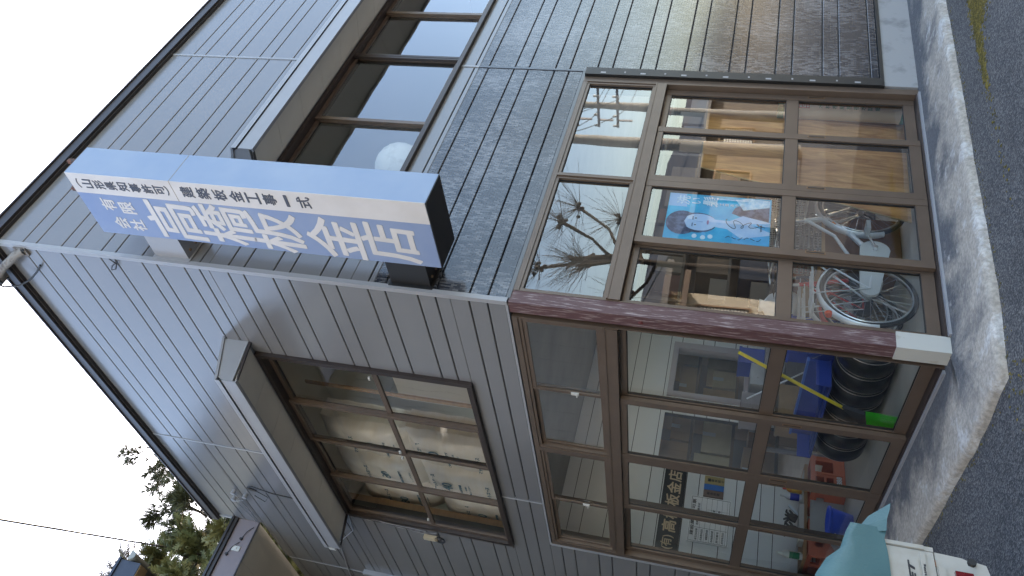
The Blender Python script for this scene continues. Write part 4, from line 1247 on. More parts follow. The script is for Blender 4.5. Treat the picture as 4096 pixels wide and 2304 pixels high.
# household clutter behind the wheels, below the mid rail
for i, (x, y, z, w, d, h, c_, lab) in enumerate((
        (1.42, 1.18, 0, .30, .26, .42, (.33, .24, .14), 'brown carton behind the bicycle wheels'),
        (1.62, 1.62, .0, .34, .3, .62, (.40, .33, .23), 'tall tan carton behind the bicycles near the post'),
        (1.28, 1.62, .0, .30, .28, .70, (.015, .05, .36), 'deep blue plastic bin behind the red bicycle'),
        (2.02, 1.60, .0, .40, .35, .80, (.16, .05, .04), 'dark red-brown chest behind the bicycles'),
        (2.5, 1.5, .0, .5, .4, .95, (.10, .10, .11), 'tall dark cabinet behind the plywood'))):
    o = thing('storage_box', lab, 'box', (x, y, z), 0, 'boxes stored behind the bicycles')
    q = MB(); q.box((x, y, z), (x + w, y + d, z + h)); q.build('box_body', mat('sbox%d' % i, c_, .55, var=.2, vscale=6), o)
    q = MB(); q.box((x - .008, y - .008, z + h + .0005), (x + w + .008, y + d + .008, z + h + .02)); q.build('box_lid', mat('slid%d' % i, tuple(v * 1.3 for v in c_), .55), o)
wb_ = thing('white_sack', 'lumpy white plastic sack on top of the tan carton', 'sack', (1.79, 1.77, .64))
q = MB(); q.lathe((1.79, 1.77, .645), [(0, 0), (.13, .0), (.16, .06), (.155, .16), (.11, .26), (.05, .30), (.06, .34), (0, .33)], 18); q.build('sack', PW, wb_)
oc = thing('work_helmet', 'bright orange plastic funnel on the brown carton', 'funnel', (1.57, 1.31, .44))
oc.name = 'funnel'
q = MB(); q.lathe((1.57, 1.31, .445), [(.09, 0), (.095, .01), (.03, .10), (.022, .16), (.018, .16), (.026, .10), (.085, .008)], 22); q.build('cone', mat('orange_plastic', (.75, .10, .02), .35), oc)

# ------------------------------------------------------------------ upstairs: glass-wool bags behind the side window
BAG = mat('bag_film', (.88, .82, .71), .28, c2=(.92, .89, .83), mix=(.35, .7), vscale=5, stretch=(1, .6, 2.5), bump=.5, bscale=9, coat=.3)
BLUEINK = mat('bag_print', (.04, .17, .26), .5)
def bag(y0, y1, z0, z1, x, label, rows_):
    t_ = thing('insulation_bag', label, 'insulation bag', (x + .2, (y0 + y1) / 2, z0), 0, 'glass-wool bags stacked behind the side window')
    n, m_ = 16, 22; D = .34
    def fx(u, v):
        e = (1 - abs(2 * u - 1) ** 5) * (1 - abs(2 * v - 1) ** 6)
        return x + .13 * (1 - max(0, e)) + .012 * math.sin(v * 17 + u * 4 + y0 * 9) * math.sin(u * 9 + z0)
    P = []
    for i in range(n + 1):
        for k in range(m_ + 1):
            u, v = i / n, k / m_
            P.append((fx(u, v), lerp(y0, y1, u) + .008 * math.sin(v * 23), lerp(z0, z1, v) + .006 * math.sin(u * 19)))
    q = MB(); nb = len(P); W = m_ + 1
    Q = [(x + D, p[1], p[2]) for p in P]
    F = [(i * W + k, i * W + k + 1, (i + 1) * W + k + 1, (i + 1) * W + k) for i in range(n) for k in range(m_)]
    q.add(P, F, 0, True)
    rim = [i * W for i in range(n + 1)] + [n * W + k for k in range(1, W)] + [i * W + m_ for i in range(n - 1, -1, -1)] + [k for k in range(m_ - 1, 0, -1)]
    q.add([P[i] for i in rim] + [Q[i] for i in rim], [(i, (i + 1) % len(rim), len(rim) + (i + 1) % len(rim), len(rim) + i) for i in range(len(rim))])
    q.build('film', BAG, t_)
    q = MB()
    for s, uu, vv, h, fat in rows_:
        c = (fx(uu, vv) - .006, lerp(y0, y1, uu), lerp(z0, z1, vv))
        put_text(q, s, c, XR, ZU, None, h, fat=fat, th=.0012)
    q.build('print', BLUEINK, t_)
PR = [('マットエース', .46, .86, .045, .02), ('40', .45, .70, .11, .004), ('この面が室内側です', .5, .56, .030, .006), ('ビニールを破らずに', .5, .50, .022, .0), ('施工してください', .5, .455, .022, .0), ('マットエース', .52, .24, .045, .02), ('40', .52, .12, .085, .004)]
PR2 = [('マットエース', .5, .62, .045, .02), ('80', .5, .42, .10, .004), ('この面が室内側です', .5, .24, .030, .006), ('施工してください', .5, .14, .022, 0)]
bag(2.62, 3.16, 3.20, 4.22, .30, 'glass-wool bag at the corner end of the lower row upstairs', PR)
bag(3.18, 3.72, 3.19, 4.16, .28, 'glass-wool bag in the middle of the lower row upstairs', PR)
bag(3.74, 4.20, 3.20, 4.05, .27, 'glass-wool bag at the far end of the lower row upstairs', PR2)
bag(2.70, 3.22, 4.24, 5.20, .33, 'glass-wool bag at the corner end of the upper row upstairs', PR2)
bag(3.24, 3.74, 4.18, 5.18, .31, 'glass-wool bag in the middle of the upper row upstairs', PR2)
bag(3.76, 4.18, 4.07, 5.05, .30, 'glass-wool bag at the far end of the upper row upstairs', PR2)
wl = thing('plasterboard', 'pale inner lining board beside the bags upstairs', 'board', (.55, 2.0, 2.97))
q = MB(); q.box((.70, .55, 2.97), (.73, 2.55, 4.35)); q.build('board', mat('lining', (.42, .38, .30), .7, var=.06), wl)
for k in range(4):
    q = MB(); q.box((.68, .60 + k * .62, 2.97), (.6995, .645 + k * .62, 5.4)); q.build('batten', WOOD, wl)
q = MB(); q.box((.165, 3.94, 2.97), (.24, 4.45, 5.4)); q.box((.165, 1.0, 2.965), (.6, 2.58, 3.13)); tag(q.build('window_lining', WOOD), 'raw wooden lining round the upstairs side window', 'lining')
ap_ = thing('work_apron', 'dark green work apron hanging upstairs behind the side window', 'apron', (.66, 1.55, 4.0))
q = MB(); q.prism([(.665, 1.35, 4.15), (.665, 1.52, 4.32), (.665, 1.62, 4.28), (.665, 1.75, 4.05), (.665, 1.70, 3.92), (.665, 1.80, 3.80), (.665, 1.62, 3.86), (.665, 1.5, 3.78), (.665, 1.5, 4.0)], (.012, 0, 0)); q.build('cloth', mat('cloth_green', (.02, .08, .07), .8, var=.2), ap_)
# paper lamp ball in the street window upstairs
pl = thing('paper_lantern', 'round creased white paper lantern standing in the upstairs street window', 'lantern', (1.70, .30, 3.97))
q = MB()
pr = [(0.001, 0)]
for i in range(1, 24):
    a = PI * i / 24; pr.append((.225 * math.sin(a) + (.004 if i % 2 else 0), .225 - .225 * math.cos(a)))
q.lathe((1.70, .36, 3.975), pr + [(0.001, .45)], 30); q.build('shade', mat('washi', (.62, .60, .57), .7, c2=(.45, .43, .40), mix=(.5, .72), vscale=9, bump=.3, bscale=25), pl)
q = MB(); q.cyl((1.70, .36, 3.962), (1.70, .36, 3.978), .08, n=18); q.build('foot', BRZD, pl)
q = MB(); q.box((1.02, .17, 3.90), (4.75, .55, 3.955)); tag(q.build('window_board', WHITEM), 'white board along the foot of the upstairs street window', 'sill')

KS = 0.66
# ------------------------------------------------------------------ fittings on the side wall
RUSTY = mat('rusty_paint', (.26, .24, .22), .6, c2=(.12, .09, .07), mix=(.5, .66), vscale=22)
rb = thing('roof_bracket', 'rusty grey arm bracket clamped under the roof corner', 'bracket', (-.02, .12, 6.85))
q = MB(); q.tube([(-.012, .055, 6.80), (-.05, .075, 6.86), (-.10, .19, 7.03), (-.13, .26, 7.10)], [.034, .036, .034, .036], 10); q.build('arm', RUSTY, rb)
q = MB(); q.box((-.02, .02, 6.76), (-.002, .10, 6.88)); q.box((-.19, .22, 7.08), (-.075, .33, 7.125)); q.build('plate', RUSTY, rb)
for p in ((-.02, .03, 6.78), (-.17, .30, 7.075), (-.10, .32, 7.075)):
    q = MB(); q.cyl(p, (p[0] - .012, p[1], p[2] - .006), .013, n=6); q.build('bolt', BLACKM, rb)
q = MB(); q.tube([(-.15, .33, 7.22), (-.14, .40, 7.14), (-.10, .41, 7.02), (-.06, .36, 6.90), (-.03, .28, 6.80), (-.02, .20, 6.72)], .008, 7); tag(q.build('loose_cable', CABLE), 'short curved black cable end beside the roof bracket', 'cable')
q = MB(); q.tube([(-.006, .035, 5.96), (-.02, .07, 5.90), (-.03, .12, 5.93), (-.03, .14, 5.98), (-.02, .10, 5.96), (-.01, .05, 5.89)], .005, 6); tag(q.build('wire_hook', CABLE), 'small twisted black wire hook on the corner trim', 'hook')
ol = thing('outlet_box', 'cream outlet box with a coil of black cable beside the side window', 'outlet', (-.03, 4.1, 4.05))
q = MB(); q.box((-.055, 4.07, 4.035), (-.002, 4.125, 4.17)); q.box((-.045, 4.06, 4.02), (-.002, 4.135, 4.0345)); q.build('cover', mat('cream_plastic', (.62, .52, .36), .5), ol)
q = MB()
for k in range(3): q.tube([(-.03 - .006 * k, 4.10 + (.05 + .006 * k) * math.cos(2 * PI * i / 20), 3.985 + (.048 + .004 * k) * math.sin(2 * PI * i / 20)) for i in range(20)], .005, 5, closed=True)
q.build('coil', CABLE, ol)
cb = thing('cable_run', 'bundle of weathered grey cables beside the side window frame', 'cable', (-.01, 3.95, 4.6))
for k in range(5):
    q = MB(); random.seed(20 + k)
    q.tube([(-.008 - .003 * (k % 2), lerp(3.945, 4.03, t) + .016 * k * (.5 + t) * .6 + random.uniform(-.012, .012), lerp(5.08, 4.02, t)) for t in [i / 12 for i in range(13)]], .0045, 5); q.build('strand', [CABLEG, CABLE][k % 2], cb)
random.seed(11)
q = MB(); q.tube([(-.01, 3.95, 5.05), (-.02, 4.35, 5.10), (-.06, 4.60, 5.30), (-.05, 4.72, 5.38), (-.03, 4.62, 5.42)], .006, 6); q.tube([(-.36, 3.97, 5.17), (-.22, 4.1, 5.20), (-.12, 4.3, 5.25), (-.02, 4.85, 5.42), (-.01, 5.9, 5.58), (-.01, 6.6, 5.5)], .008, 6)
tag(q.build('drooping_cable', CABLEG), 'grey cables drooping from the end of the side window hood', 'cable')
q = MB(); q.box((-.41, 3.965, 5.05), (-.395, 4.02, 5.13)); tag(q.build('white_tag', WHITEM), 'small white plastic strip hanging at the hood end', 'tag')
cs = thing('cable_bracket', 'little white insulators with thin wires high on the side wall', 'insulator', (-.05, 4.0, 6.5))
for y, z in ((3.93, 6.49), (4.11, 6.56), (3.98, 6.36)):
    q = MB(); q.cyl((-.001, y, z), (-.05, y, z), .022, .028, n=10); q.build('insulator', CABLEG, cs)
q = MB(); q.tube([(-.04, 3.93, 6.49), (-.07, 4.0, 6.36), (-.06, 4.11, 6.56)], .004, 5); q.tube([(-.04, 4.11, 6.56), (-.02, 4.4, 6.53), (-.015, 4.72, 6.50)], .004, 5); q.tube([(-.04, 3.94, 6.47), (-.02, 4.3, 6.47), (-.015, 4.70, 6.475)], .005, 5); q.build('wires', CABLEG, cs)
q = MB(); q.cyl((-.02, 3.76, 6.25), (-.02, 3.80, 6.14), .016, .012, n=9); q.tube([(-.02, 3.80, 6.14), (-.03, 3.88, 6.02), (-.05, 3.97, 6.08), (-.03, 3.90, 6.20)], .005, 5); q.tube([(-.02, 3.76, 6.25), (-.02, 3.70, 6.17), (-.012, 3.80, 5.95), (-.012, 3.85, 5.35)], .007, 6)
tag(q.build('service_cable', CABLE), 'black cable clamp and wires running down to the side window hood', 'cable')
ds = thing('outdoor_duct', 'grey cable duct with a cover low on the wing wall joint', 'duct', (-.03, 5.6, 5.1))
q = MB(); q.box((-.06, 5.55, .1), (-.001, 5.60, 5.30)); q.build('channel', TRIM, ds)
q = MB(); q.box((-.07, 5.605, 4.7), (-.001, 5.85, 5.19)); q.build('cover', TRIM, ds)
# devices on the eave fascia
for x0, z0, lab in ((-.25, 6.60, 'black cable clip with a wire on the eave fascia nearest the wall'), (-.46, 6.69, 'black cable clip farther out on the eave fascia')):
    q = MB(); q.cyl((x0, 4.734, z0), (x0, 4.70, z0), .016, n=10); q.tube([(x0, 4.72, z0), (x0 + .10, 4.72, z0 - .03), (x0 + .17, 4.72, z0 - .09)], .005, 5); tag(q.build('cable_clip', CABLE), lab, 'clip', 'clips on the eave fascia')
q = MB(); q.box((-.40, 4.722, 6.56), (-.34, 4.7338, 6.66)); q.cyl((-.37, 4.722, 6.61), (-.37, 4.712, 6.61), .012, n=8); tag(q.build('switch_box', WHITEM), 'small white box fixed on the eave fascia', 'box')

# ------------------------------------------------------------------ small truck at the left edge
U_ = Vector((-.966, -.259, 0)); NF = Vector((-.259, .966, 0)); P0 = Vector((-1.99, -1.39, 0))
def TW(p): v = P0 + U_ * p[0] + NF * p[1]; return (v.x, v.y, p[2])       # u leftwards from the rear right corner, depth forwards, z
TWH = mat('truck_white', (.60, .575, .51), .4, c2=(.50, .46, .38), mix=(.45, .75), vscale=7, coat=.2)
TK = thing('light_truck', 'small cream-white pickup truck with a teal tarp, only its rear right corner in view', 'truck', (-2.7, -.1, ZG))
WT = 1.40
q = MB()
q.box((.0, .03, .575), (WT, 1.92, .60), T=TW); q.box((.0, .05, .6002), (.03, 1.92, .80), T=TW); q.box((WT - .03, .05, .6002), (WT, 1.92, .80), T=TW)
q.build('cargo_bed', TWH, TK)
q = MB(); q.box((.021, .0, .584), (WT - .021, .028, .805), T=TW)
q.box((.03, -.006, .611), (WT - .03, -.0002, .627), T=TW); q.box((.055, -.005, .634), (WT - .055, -.0002, .79), T=TW)
gtt = q.build('tailgate', TWH, TK)
q = MB(); q.prism([(0.0, .0, .582), (.0175, .0, .582), (.0175, .0, .805), (0, .0, .805)], (0, .05, 0), T=TW); q.box((.0005, -.004, .61), (.0165, -.0002, .80), T=TW); q.build('corner_stake', TWH, TK)
q = MB(); XT, = (tuple(-U_),)
def tt(s, u, z, h, fat, sh=0.0, w=None): put_text(q, s, TW((u, -.0062, z)), XT, ZU, w, h, fat=fat, shear=sh, th=.0006)
tt('HIJET', .152, .655, .022, .02, .25, .155); tt('最大積載量350kg', .150, .6185, .0085, .012, 0, .14)
q.build('lettering', INK, TK)
q = MB()
sh_ = [(.015, .5795), (.02, .50), (.026, .484), (.046, .4845), (.05, .470), (.044, .461), (.028, .459), (.034, .43), (.07, .425), (WT - .07, .425), (WT - .034, .43), (WT - .015, .5795)]
q.prism([(a, .004, b) for a, b in sh_], (0, .06, 0), T=TW); q.box((.075, -.004, .5555), (.35, .0035, .577), T=TW); q.build('rear_panel', TWH, TK)
q = MB(); q.cyl(TW((.036, -.006, .473)), TW((.036, .03, .473)), .013, n=14); q.build('rubber_stop', RUB, TK)
q = MB(); q.box((.085, -.008, .478), (.30, .0035, .530), T=TW); q.build('tail_lamp', mat('lamp_red', (.20, .008, .012), .2, coat=.5), TK)
q = MB(); q.box((WT - .30, -.008, .478), (WT - .085, .0035, .530), T=TW); q.build('tail_lamp', bpy.data.materials['lamp_red'], TK)
q = MB(); q.box((.05, .0, .5805), (.075, .003, .5835), T=TW); q.build('rust_spot', mat('rust', (.25, .09, .03), .8), TK)
q = MB(); q.box((.05, .07, .30), (WT - .05, 3.1, .424), T=TW); q.build('chassis', BLACKM, TK)
for u in (.10, WT - .10):
    for d in (.62, 2.6):
        q = MB(); q.cyl(TW((u - .07, d, .165)), TW((u + .07, d, .165)), .25, n=26); w_ = q.build('wheel', RUB, TK)
        q = MB(); q.cyl(TW((u - .076, d, .165)), TW((u + .076, d, .165)), .15, n=20); q.build('rim', ALU, w_)
q = MB()
q.prism([(0.02, 1.95, .42), (0.02, 3.25, .42), (.02, 3.28, .95), (.02, 2.95, 1.62), (.02, 2.0, 1.66), (.02, 1.95, 1.5)], (WT - .04, 0, 0), T=TW)
cabm = q.build('cab', TWH, TK)
q = MB(); q.box((.015, 2.15, 1.05), (.0195, 2.95, 1.5), T=TW); q.box((.2, 1.943, 1.08), (WT - .2, 1.949, 1.48), T=TW); q.build('cab_window', RUBBER, cabm)
# tarp
tpm = MB(); P = []
def edge_z(t):      # sag of the tarp's rear hem, u along the gate
    return .722 + .004 * math.sin(t * 9)
nu, nd = 30, 26
for i in range(nu + 1):
    u = -.02 + (WT + .04) * i / nu
    for k in range(nd + 1):
        v = k / nd
        if v < .18:        # hanging over the gate
            t = v / .18; z = lerp(edge_z(u), .845 + .07 * min(1, max(0, u) / .2), t); d = -.012 - .006 * math.sin(u * 15) * (1 - t)
        else:
            t = (v - .18) / .82; d = lerp(-.012, 1.85, t)
            z = .845 + .10 * min(1, max(0, u) / .2) + .24 * math.sin(min(1, max(0, u / .9)) * PI / 2) * math.sin(min(1, t * 1.6) * PI / 2) - .0
        z += .012 * math.sin(u * 23 + v * 9) * math.sin(v * 14 + u * 5) + .006 * math.sin(u * 47)
        uu = u
        if i <= 3: uu = u - .02; z -= .05 * (3 - i) / 3 * (v > .18)
        P.append(TW((uu, d, z)))
W = nd + 1
tpm.add(P, [(i * W + k, i * W + k + 1, (i + 1) * W + k + 1, (i + 1) * W + k) for i in range(nu) for k in range(nd)], 0, True)
# corner flap sticking out past the stake
fl_ = [(-.02, -.02, .722), (-.075, -.02, .715), (-.125, -.015, .700), (-.158, -.01, .694), (-.11, .02, .764), (-.055, .03, .80), (-.02, .02, .842)]
tpm.add([TW(p) for p in fl_] , [(0, 1, 2, 3, 4, 5, 6)], 0, False)
TARP = mat('tarp_teal', (.055, .155, .165), .6, c2=(.08, .20, .205), mix=(.35, .7), vscale=3, bump=.15, bscale=120)
tpo = tpm.build('tarp', TARP, None, fix=False)
tag(tpo, 'teal canvas tarp tied over the truck bed with a pointed corner sticking out', 'tarp')
# ------------------------------------------------------------------ trees beyond
BARK = mat('bark', (.06, .045, .035), .9, var=.3, vscale=8, bump=.4, bscale=20)
def leafmat(n, a, b):
    return mat(n, a, .6, c2=b, mix=(.35, .65), vscale=1.6)
PINEG = leafmat('pine_needle', (.045, .058, .03), (.12, .125, .05))
CONG = leafmat('conifer_leaf', (.08, .10, .035), (.22, .21, .07))
BRNG = leafmat('dry_leaf', (.10, .065, .025), (.13, .09, .035))
HAZEL = leafmat('olive_leaf', (.12, .12, .035), (.24, .20, .06))


def tree(name, label, x, y, h, rad, lm, seed, kind='pine', z0=.25, n_limb=26, dens=22, droop=.0):
    random.seed(seed)
    t_ = thing(name, label, 'tree', (x, y, ZG))
    tr_ = MB(); pts = [(x + .12 * math.sin(i * 1.3 + seed), y + .1 * math.cos(i * 1.7), ZG + h * .985 * i / 9) for i in range(10)]
    tr_.tube(pts, [max(.02, .02 * h * (1 - i / 9.5)) for i in range(10)], 8)
    lf = MB()
    def needles(c, d, L, n):
        d = d.normalized(); a = d.orthogonal().normalized(); b = d.cross(a)
        for _ in range(n):
            t = random.uniform(0, 2 * PI); s = random.uniform(.25, .9)
            v = (d + (a * math.cos(t) + b * math.sin(t)) * s).normalized() * L * random.uniform(.7, 1.15)
            w = v.cross(Vector((random.random() - .5, random.random() - .5, random.random() - .5))).normalized() * L * .032
            lf.add([c - w, c + w, c + v + w * .3, c + v - w * .3], [(0, 1, 2, 3)])
    def spray(c, d, L, n):
        d = d.normalized(); a = d.orthogonal().normalized()
        rot = Matrix.Rotation(random.uniform(0, 2 * PI), 3, d); a = rot @ a
        for i in range(n):
            t = (i + .5) / n; s = 1 if i % 2 else -1
            p = c + d * L * t; v = (d * .7 + a * s * .8 + Vector((0, 0, random.uniform(-.25, .2)))).normalized() * L * (.45 - .25 * t) * random.uniform(.7, 1.2)
            w = d * L * .075
            lf.add([p - w, p + w, p + v + w * .4, p + v - w * .4], [(0, 1, 2, 3)])
    for i in range(n_limb):
        f = z0 + (1 - z0) * ((i + random.random()) / n_limb) ** .9
        zc = ZG + h * min(.985, f); ang = i * 2.4 + random.uniform(-.5, .5)
        R_ = rad * ((1 - f) / (1 - z0)) ** .62 * random.uniform(.6, 1.1) + .35
        rise = (.10 if kind == 'pine' else .02) - droop
        pb = Vector((x, y, zc)); D = Vector((math.cos(ang), math.sin(ang), 0))
        pp = [pb + D * R_ * t + Vector((random.uniform(-.1, .1), random.uniform(-.1, .1), R_ * (rise * t + .28 * t * t) + random.uniform(-.06, .06))) for t in (0, .25, .5, .75, 1)]
        r0 = .010 * h * (1 - f) + .018
        tr_.tube(pp, [r0, r0 * .8, r0 * .6, r0 * .4, r0 * .2], 5)
        for k in range(int(dens * (1.7 if kind == 'pine' else 2.6) * (.35 + R_ / rad))):
            t = random.uniform(.18, 1) ** .7
            j = min(3, int(t * 4)); p = lerp(pp[j], pp[j + 1], t * 4 - j) + Vector((random.gauss(0, .16), random.gauss(0, .16), random.gauss(0, .13))) * R_ * (.42 if kind == 'pine' else .55)
            dd = (D * random.uniform(.2, 1) + Vector((random.gauss(0, .5), random.gauss(0, .5), random.uniform(.0, .7) - droop)))
            if kind == 'pine':
                tw = p + dd.normalized() * .22; tr_.tube([p, tw], [.010, .005], 3)
                needles(tw, dd, .27, 26); needles(lerp(p, tw, .3), dd, .24, 16)
            else:
                spray(p, dd, random.uniform(.22, .42), 13)
    tr_.build('trunk', BARK, t_); lf.build('crown', lm, t_, fix=False)
    return t_


tree('pine_tree', 'tall dark pine showing its tufted top above the roof edge', 5.3, 15.0, 17.3, 2.3, PINEG, 3, 'pine', .45, 26, 15)
tree('pine_tree', 'lower dark green pine leaning past the far roof corner', 3.35, 13.6, 14.6, 2.0, PINEG, 8, 'pine', .35, 34, 22)
tree('conifer_tree', 'dense olive conifer filling the gap beside the eave', 2.0, 13.2, 13.7, 1.9, CONG, 15, 'con', .30, 44, 30)
tree('conifer_tree', 'yellowish conifer low behind the end of the siding', 2.7, 11.6, 11.6, 1.5, HAZEL, 21, 'con', .35, 40, 28)
tree('conifer_tree', 'dark conifer between the eave and the navy roof', 1.15, 12.6, 12.7, 1.6, CONG, 29, 'con', .3, 40, 28)
tree('broadleaf_tree', 'brownish winter tree behind the navy roof corner', 2.2, 17.0, 17.6, 1.7, BRNG, 33, 'con', .55, 22, 16)

# house with the navy roof edge at the left
NV = mat('navy_metal', (.030, .042, .075), .45)
h2 = thing('neighbour_house', 'neighbouring house with navy roof edge and round gutter above the eave', 'house', (-1.5, 14, ZG))
q = MB(); q.box((-6, 12.35, ZG), (1.15, 20, 12.99)); q.build('wall', mat('wall_cream', (.48, .38, .24), .8, var=.06), h2)
q = MB(); q.box((-6.2, 12.0, 13.0), (1.36, 20.3, 13.50)); q.box((-6.2, 11.96, 13.501), (1.40, 20.3, 13.56)); rf = q.build('roof', NV, h2)
q = MB(); q.box((-6.1, 12.02, 12.985), (1.34, 12.34, 12.999)); q.build('soffit', mat('soffit_tan', (.30, .21, .12), .7), rf)
q = MB(); q.box((1.13, 12.3, 11.5), (1.20, 20, 12.99)); q.build('corner_board', mat('board_brown', (.12, .06, .03), .7), h2)
gu = MB(); n = 14; P = []
for yv in (11.93, 20.3):
    for i in range(n + 1):
        a = PI + PI * i / n; P.append((1.475 + .10 * math.cos(a), yv, 13.32 + .14 * math.sin(a)))
gu.add(P, [(i, i + 1, n + 2 + i, n + 1 + i) for i in range(n)], 0, True); gu.add(P[:n + 1], [tuple(range(n + 1))]); gu.build('gutter', mat('gutter_zinc', (.34, .34, .32), .5, .2), rf, fix=False)

q = MB(); q.tube([(2.15, 13.0, 13.25), (.372, 8, 13.14), (-1.1, 4, 13.10), (-6, -9, 13.3)], .02, 6); tag(q.build('overhead_wire', CABLE), 'single overhead wire crossing the pale sky', 'wire')

# added white house beyond the yard, out of the picture on the left: it throws sunlight back on the side wall
yh = thing('neighbour_house', 'white house added out of view to bounce sunlight onto the side wall', 'house', (-9, -1, ZG))
q = MB(); q.box((-12, -9.5, ZG), (-6.3, 4.6, 7.6)); q.build('wall', mat('wall_white', (.88, .80, .69), .85, var=.05), yh)
q = MB(); q.box((-12.5, -10, 7.601), (-5.9, 5.0, 7.8)); q.build('roof', NV, yh)
for y in (-5, -2, 1):
    q = MB(); q.box((-6.299, y, 1.2), (-6.26, y + 1.5, 2.3)); q.build('window', BRZD, yh)
# left neighbour, seen mirrored in the side glass and the glossy siding
ln = thing('neighbour_house', 'grey ribbed neighbour building across the side yard', 'house', (-4.5, 8, ZG))
RIB = mat('ribbed_sheet', (.66, .655, .64), .5, var=.05, vscale=2)
q = MB(); q.box((-8, 5.4, ZG), (-2.05, 12, 8.0)); q.build('wall', RIB, ln)
q = MB()
for k in range(20):
    x = -7.98 + k * .30; q.box((x, 5.390, ZG), (x + .02, 5.3995, 7.98))
tag(q.build('rib', RIB, ln), kind='stuff')
q = MB(); q.box((-8.3, 5.1, 8.001), (-1.9, 12.3, 8.16)); q.build('roof', FASC, ln)

# ------------------------------------------------------------------ across the street (seen mirrored in the glass)
def house(name, label, x0, x1, y, zt, wallc, roofc, win, gable=True):
    t_ = thing(name, label, 'house', ((x0 + x1) / 2, y - 3, ZG))
    q = MB(); q.box((x0, y - 7, ZG), (x1, y, zt)); q.build('wall', mat(label[:20], wallc, .8, var=.07), t_)
    rm = mat('roof ' + label[:16], roofc, .6, var=.15, vscale=5, stretch=(1, 8, 1))
    q = MB(); e = .6; zr = zt + 1.35
    q.prism([(x0 - e, y + e, zt - .12), (x0 - e, y - 3.5, zr), (x0 - e, y - 7 - e, zt - .12), (x0 - e, y - 7 - e, zt + .04), (x0 - e, y - 3.5, zr + .16), (x0 - e, y + e, zt + .04)], (x1 - x0 + 2 * e, 0, 0)); q.build('roof', rm, t_)
    q = MB(); q.prism([(x0 + .01, y - .01, zt), (x0 + .01, y - 3.5, zr - .05), (x0 + .01, y - 6.99, zt)], (x1 - x0 - .02, 0, 0)); q.build('gable_wall', mat('g' + label[:18], wallc, .8), t_)
    FR = mat('frame ' + label[:14], (.30, .17, .08), .5); SLT = mat('slat ' + label[:14], (.84, .80, .72), .5); GLS = mat('pane ' + label[:14], (.03, .035, .04), .1)
    for (a, b, c, d, kind) in win:
        q = MB(); w = .06
        q.box((a, y + .001, c), (a + w, y + .07, d)); q.box((b - w, y + .001, c), (b, y + .07, d)); q.box((a + w, y + .001, c), (b - w, y + .065, c + w)); q.box((a + w, y + .001, d - w), (b - w, y + .065, d)); q.box(((a + b) / 2 - .03, y + .001, c + w), ((a + b) / 2 + .03, y + .06, d - w)); o = q.build('window', FR, t_)
        q = MB(); q.box((a + w, y + .001, c + w), (b - w, y + .012, d - w)); q.build('pane', GLS, o)
        if kind:
            n = int((d - c - .2) / .085)
            for i in range(n):
                z = c + .1 + i * .085; s_ = MB(); s_.box((a + w + .003, y + .015, z), (b - w - .003, y + .03, z + .062), T=None); s_.build('slat', SLT, o)
    return t_


house('house', 'sunlit old house with slatted white shutters across the street', 4.6, 11.2, -12, 2.75, (.60, .52, .40), (.10, .09, .085),
      [(9.3, 10.8, .55, 1.95, True), (7.2, 8.8, .55, 1.95, True), (5.2, 6.7, .5, 2.0, True)])
q = MB(); q.box((4.5, -11.99, 2.2), (11.3, -11.0, 2.28)); q.box((4.5, -11.02, 2.13), (11.3, -10.98, 2.28)); tag(q.build('awning_board', mat('awning_brown', (.14, .09, .06), .7)), 'brown lean-to board over the shutters of the old house', 'awning')
house('house', 'tan house with a steep gable farther along the street', 15.5, 22, -13.5, 2.5, (.17, .14, .11), (.085, .085, .09), [(16.5, 18, .8, 2.0, False), (19, 20.5, .8, 2.0, True)])
house('house', 'pale low house at the end of the row across the street', 26, 34, -15, 2.4, (.45, .42, .36), (.10, .08, .07), [(27, 28.6, .8, 2.0, False), (30, 32, .8, 2.0, True)])

# pollarded street tree, bare
random.seed(5)
wt = thing('pollarded_tree', 'bare pollarded street tree with whiskery shoots across the street', 'tree', (8.4, -8.1, ZG))
q = MB(); q.tube([(8.4, -8.1, ZG), (8.45, -8.1, 1.2), (8.38, -8.08, 2.4), (8.42, -8.1, 3.5), (8.2, -8.1, 4.4)], [.10, .08, .07, .06, .05], 10)
heads = []
for a, l, up, z in ((.2, 1.0, .6, 3.0), (2.6, .9, .7, 3.3), (4.0, .8, .5, 2.7), (5.3, 1.1, .9, 3.5), (1.3, .7, 1.0, 3.7), (3.3, .5, 1.1, 4.0), (0.1, 1.3, 1.2, 3.4)):
    b0 = Vector((8.40, -8.1, z)); m_ = b0 + Vector((math.cos(a) * l * .55, math.sin(a) * l * .55, up * .35)); e_ = b0 + Vector((math.cos(a) * l, math.sin(a) * l, up))
    q.tube([b0, m_, e_], [.045, .03, .04], 8); heads.append(e_)
    for k in range(5):
        c = e_ + Vector((random.gauss(0, .07), random.gauss(0, .07), random.gauss(0, .06))); q.lathe(tuple(c), [(0, -.05), (.035, -.03), (.04, .02), (.02, .05), (0, .06)], 7)
heads.append(Vector((8.2, -8.1, 4.4)))
q.build('trunk', BARK, wt)
q = MB()
for e_ in heads:
    for k in range(46):
        d = Vector((random.gauss(0, .6), random.gauss(0, .6), random.uniform(-.15, 1.1))).normalized(); L = random.uniform(.45, 1.25)
        p = [e_ + d * L * t + Vector((0, 0, .10 * t * t * L)) + Vector((random.gauss(0, .025), random.gauss(0, .025), 0)) * t for t in (0, .4, .75, 1)]
        q.tube(p, [.007, .005, .004, .003], 3)
tag(q.build('shoots', BARK, wt), kind='stuff')

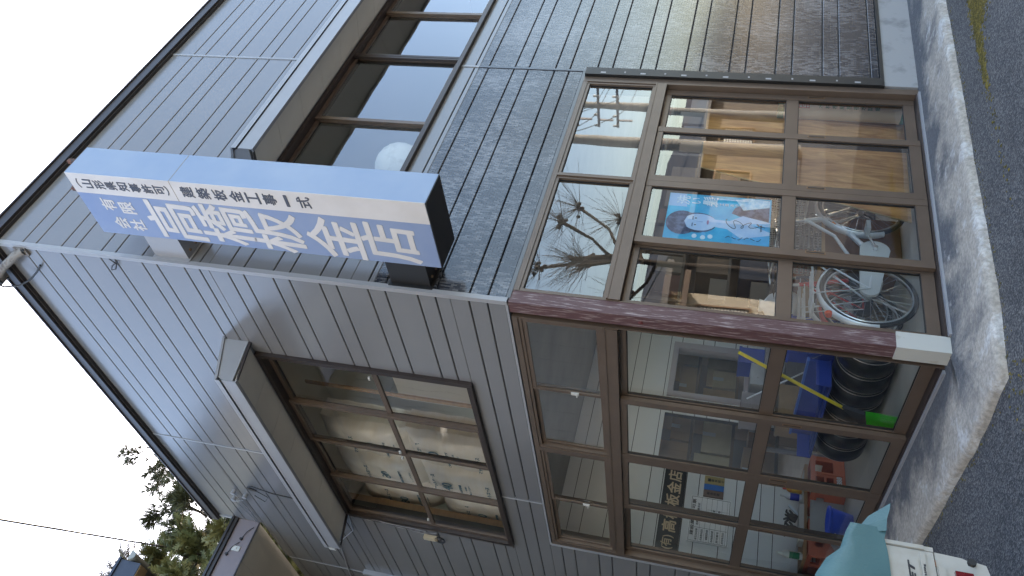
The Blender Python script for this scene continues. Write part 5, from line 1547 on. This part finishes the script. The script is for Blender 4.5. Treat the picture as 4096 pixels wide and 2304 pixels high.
PC_ = mat('pole_concrete', (.40, .38, .34), .8, var=.08)
def pole(x, y, h, r, label, arms):
    t_ = thing('utility_pole', label, 'utility pole', (x, y, ZG), 0, 'concrete utility poles across the street')
    q = MB(); q.cyl((x, y, ZG), (x, y, h), r, r * .62, n=18); q.build('shaft', PC_, t_)
    for z in arms:
        q = MB(); q.box((x - .04, y - .9, z), (x + .04, y + .9, z + .08), T=None); q.box((x - .04, y - .6, z - .5), (x + .04, y - .56, z)); q.build('crossarm', GM, t_)
        for d in (-.85, -.4, .4, .85):
            q = MB(); q.lathe((x, y + d, z + .08), [(.03, 0), (.05, .03), (.03, .06), (.05, .09), (.02, .14), (0, .14)], 10); q.build('insulator', WHITEM, t_)
    return t_
pole(12.15, -8.0, 7.3, .17, 'stout concrete utility pole nearest the shop', [])
pl2 = pole(20.6, -13.0, 8.3, .18, 'farther utility pole carrying a transformer', [5.6, 6.3, 7.1])
q = MB(); q.cyl((20.2, -12.7, 7.3), (20.2, -12.7, 8.0), .28, n=18); q.build('transformer', GM, pl2)
for k, (z0, y0, z1) in enumerate(((6.3, -8.2, 6.3), (6.6, -7.8, 6.3), (7.0, -8.2, 7.1), (7.1, -7.8, 5.6), (5.8, -8.0, 5.2))):
    q = MB()
    for (xa, ya, za, xb, yb, zb) in ((-25, y0 + 2, z0 + .4, 12.15, y0, z0), (12.15, y0, z0, 20.6, y0 - 4.9, z1), (20.6, y0 - 4.9, z1, 60, y0 - 14, z1 + .5)):
        q.tube([(lerp(xa, xb, t), lerp(ya, yb, t), lerp(za, zb, t) - .35 * 4 * t * (1 - t)) for t in [i / 12 for i in range(13)]], .011, 4)
    tag(q.build('street_wire', CABLE), ['lowest front street wire on the near pole crossarm', 'front street wire nearest the shop', 'upper street wire behind the near pole', 'upper street wire nearest the shop', 'slack street wire low between the poles'][k], 'wire', 'street wires between the poles')
# low hedge/wall line so the street has an end
hw = MB(); hw.box((-40, -22, ZG), (60, -21.6, 1.6)); tag(hw.build('garden_wall', CONC), 'long low concrete garden wall behind the houses across the street', 'wall')

sw = MB(); sw.box((-40, -11.4, ZG + .002), (60, -9.0, ZG + .05)); tag(sw.build('pavement', mat('pale_paving', (.30, .285, .265), .85, var=.1)), 'pale sunlit pavement added across the street to bounce light', kind='structure')  # added pale strip, reflects sunlight back towards the shop

rd = MB(); rd.add([(-40, -9.0, ZG + .004), (-40, -4.7, ZG + .004), (60, -4.7, ZG + .004), (60, -9.0, ZG + .004)], [(3, 2, 1, 0)]); tag(rd.build('road', mat('pale_road', (.15, .147, .143), .9, var=.12, vscale=2)), 'pale concrete road strip added in front of the shop to bounce sunlight', kind='structure')  # road strip added and kept pale so sunlight bounces up to the hood soffits
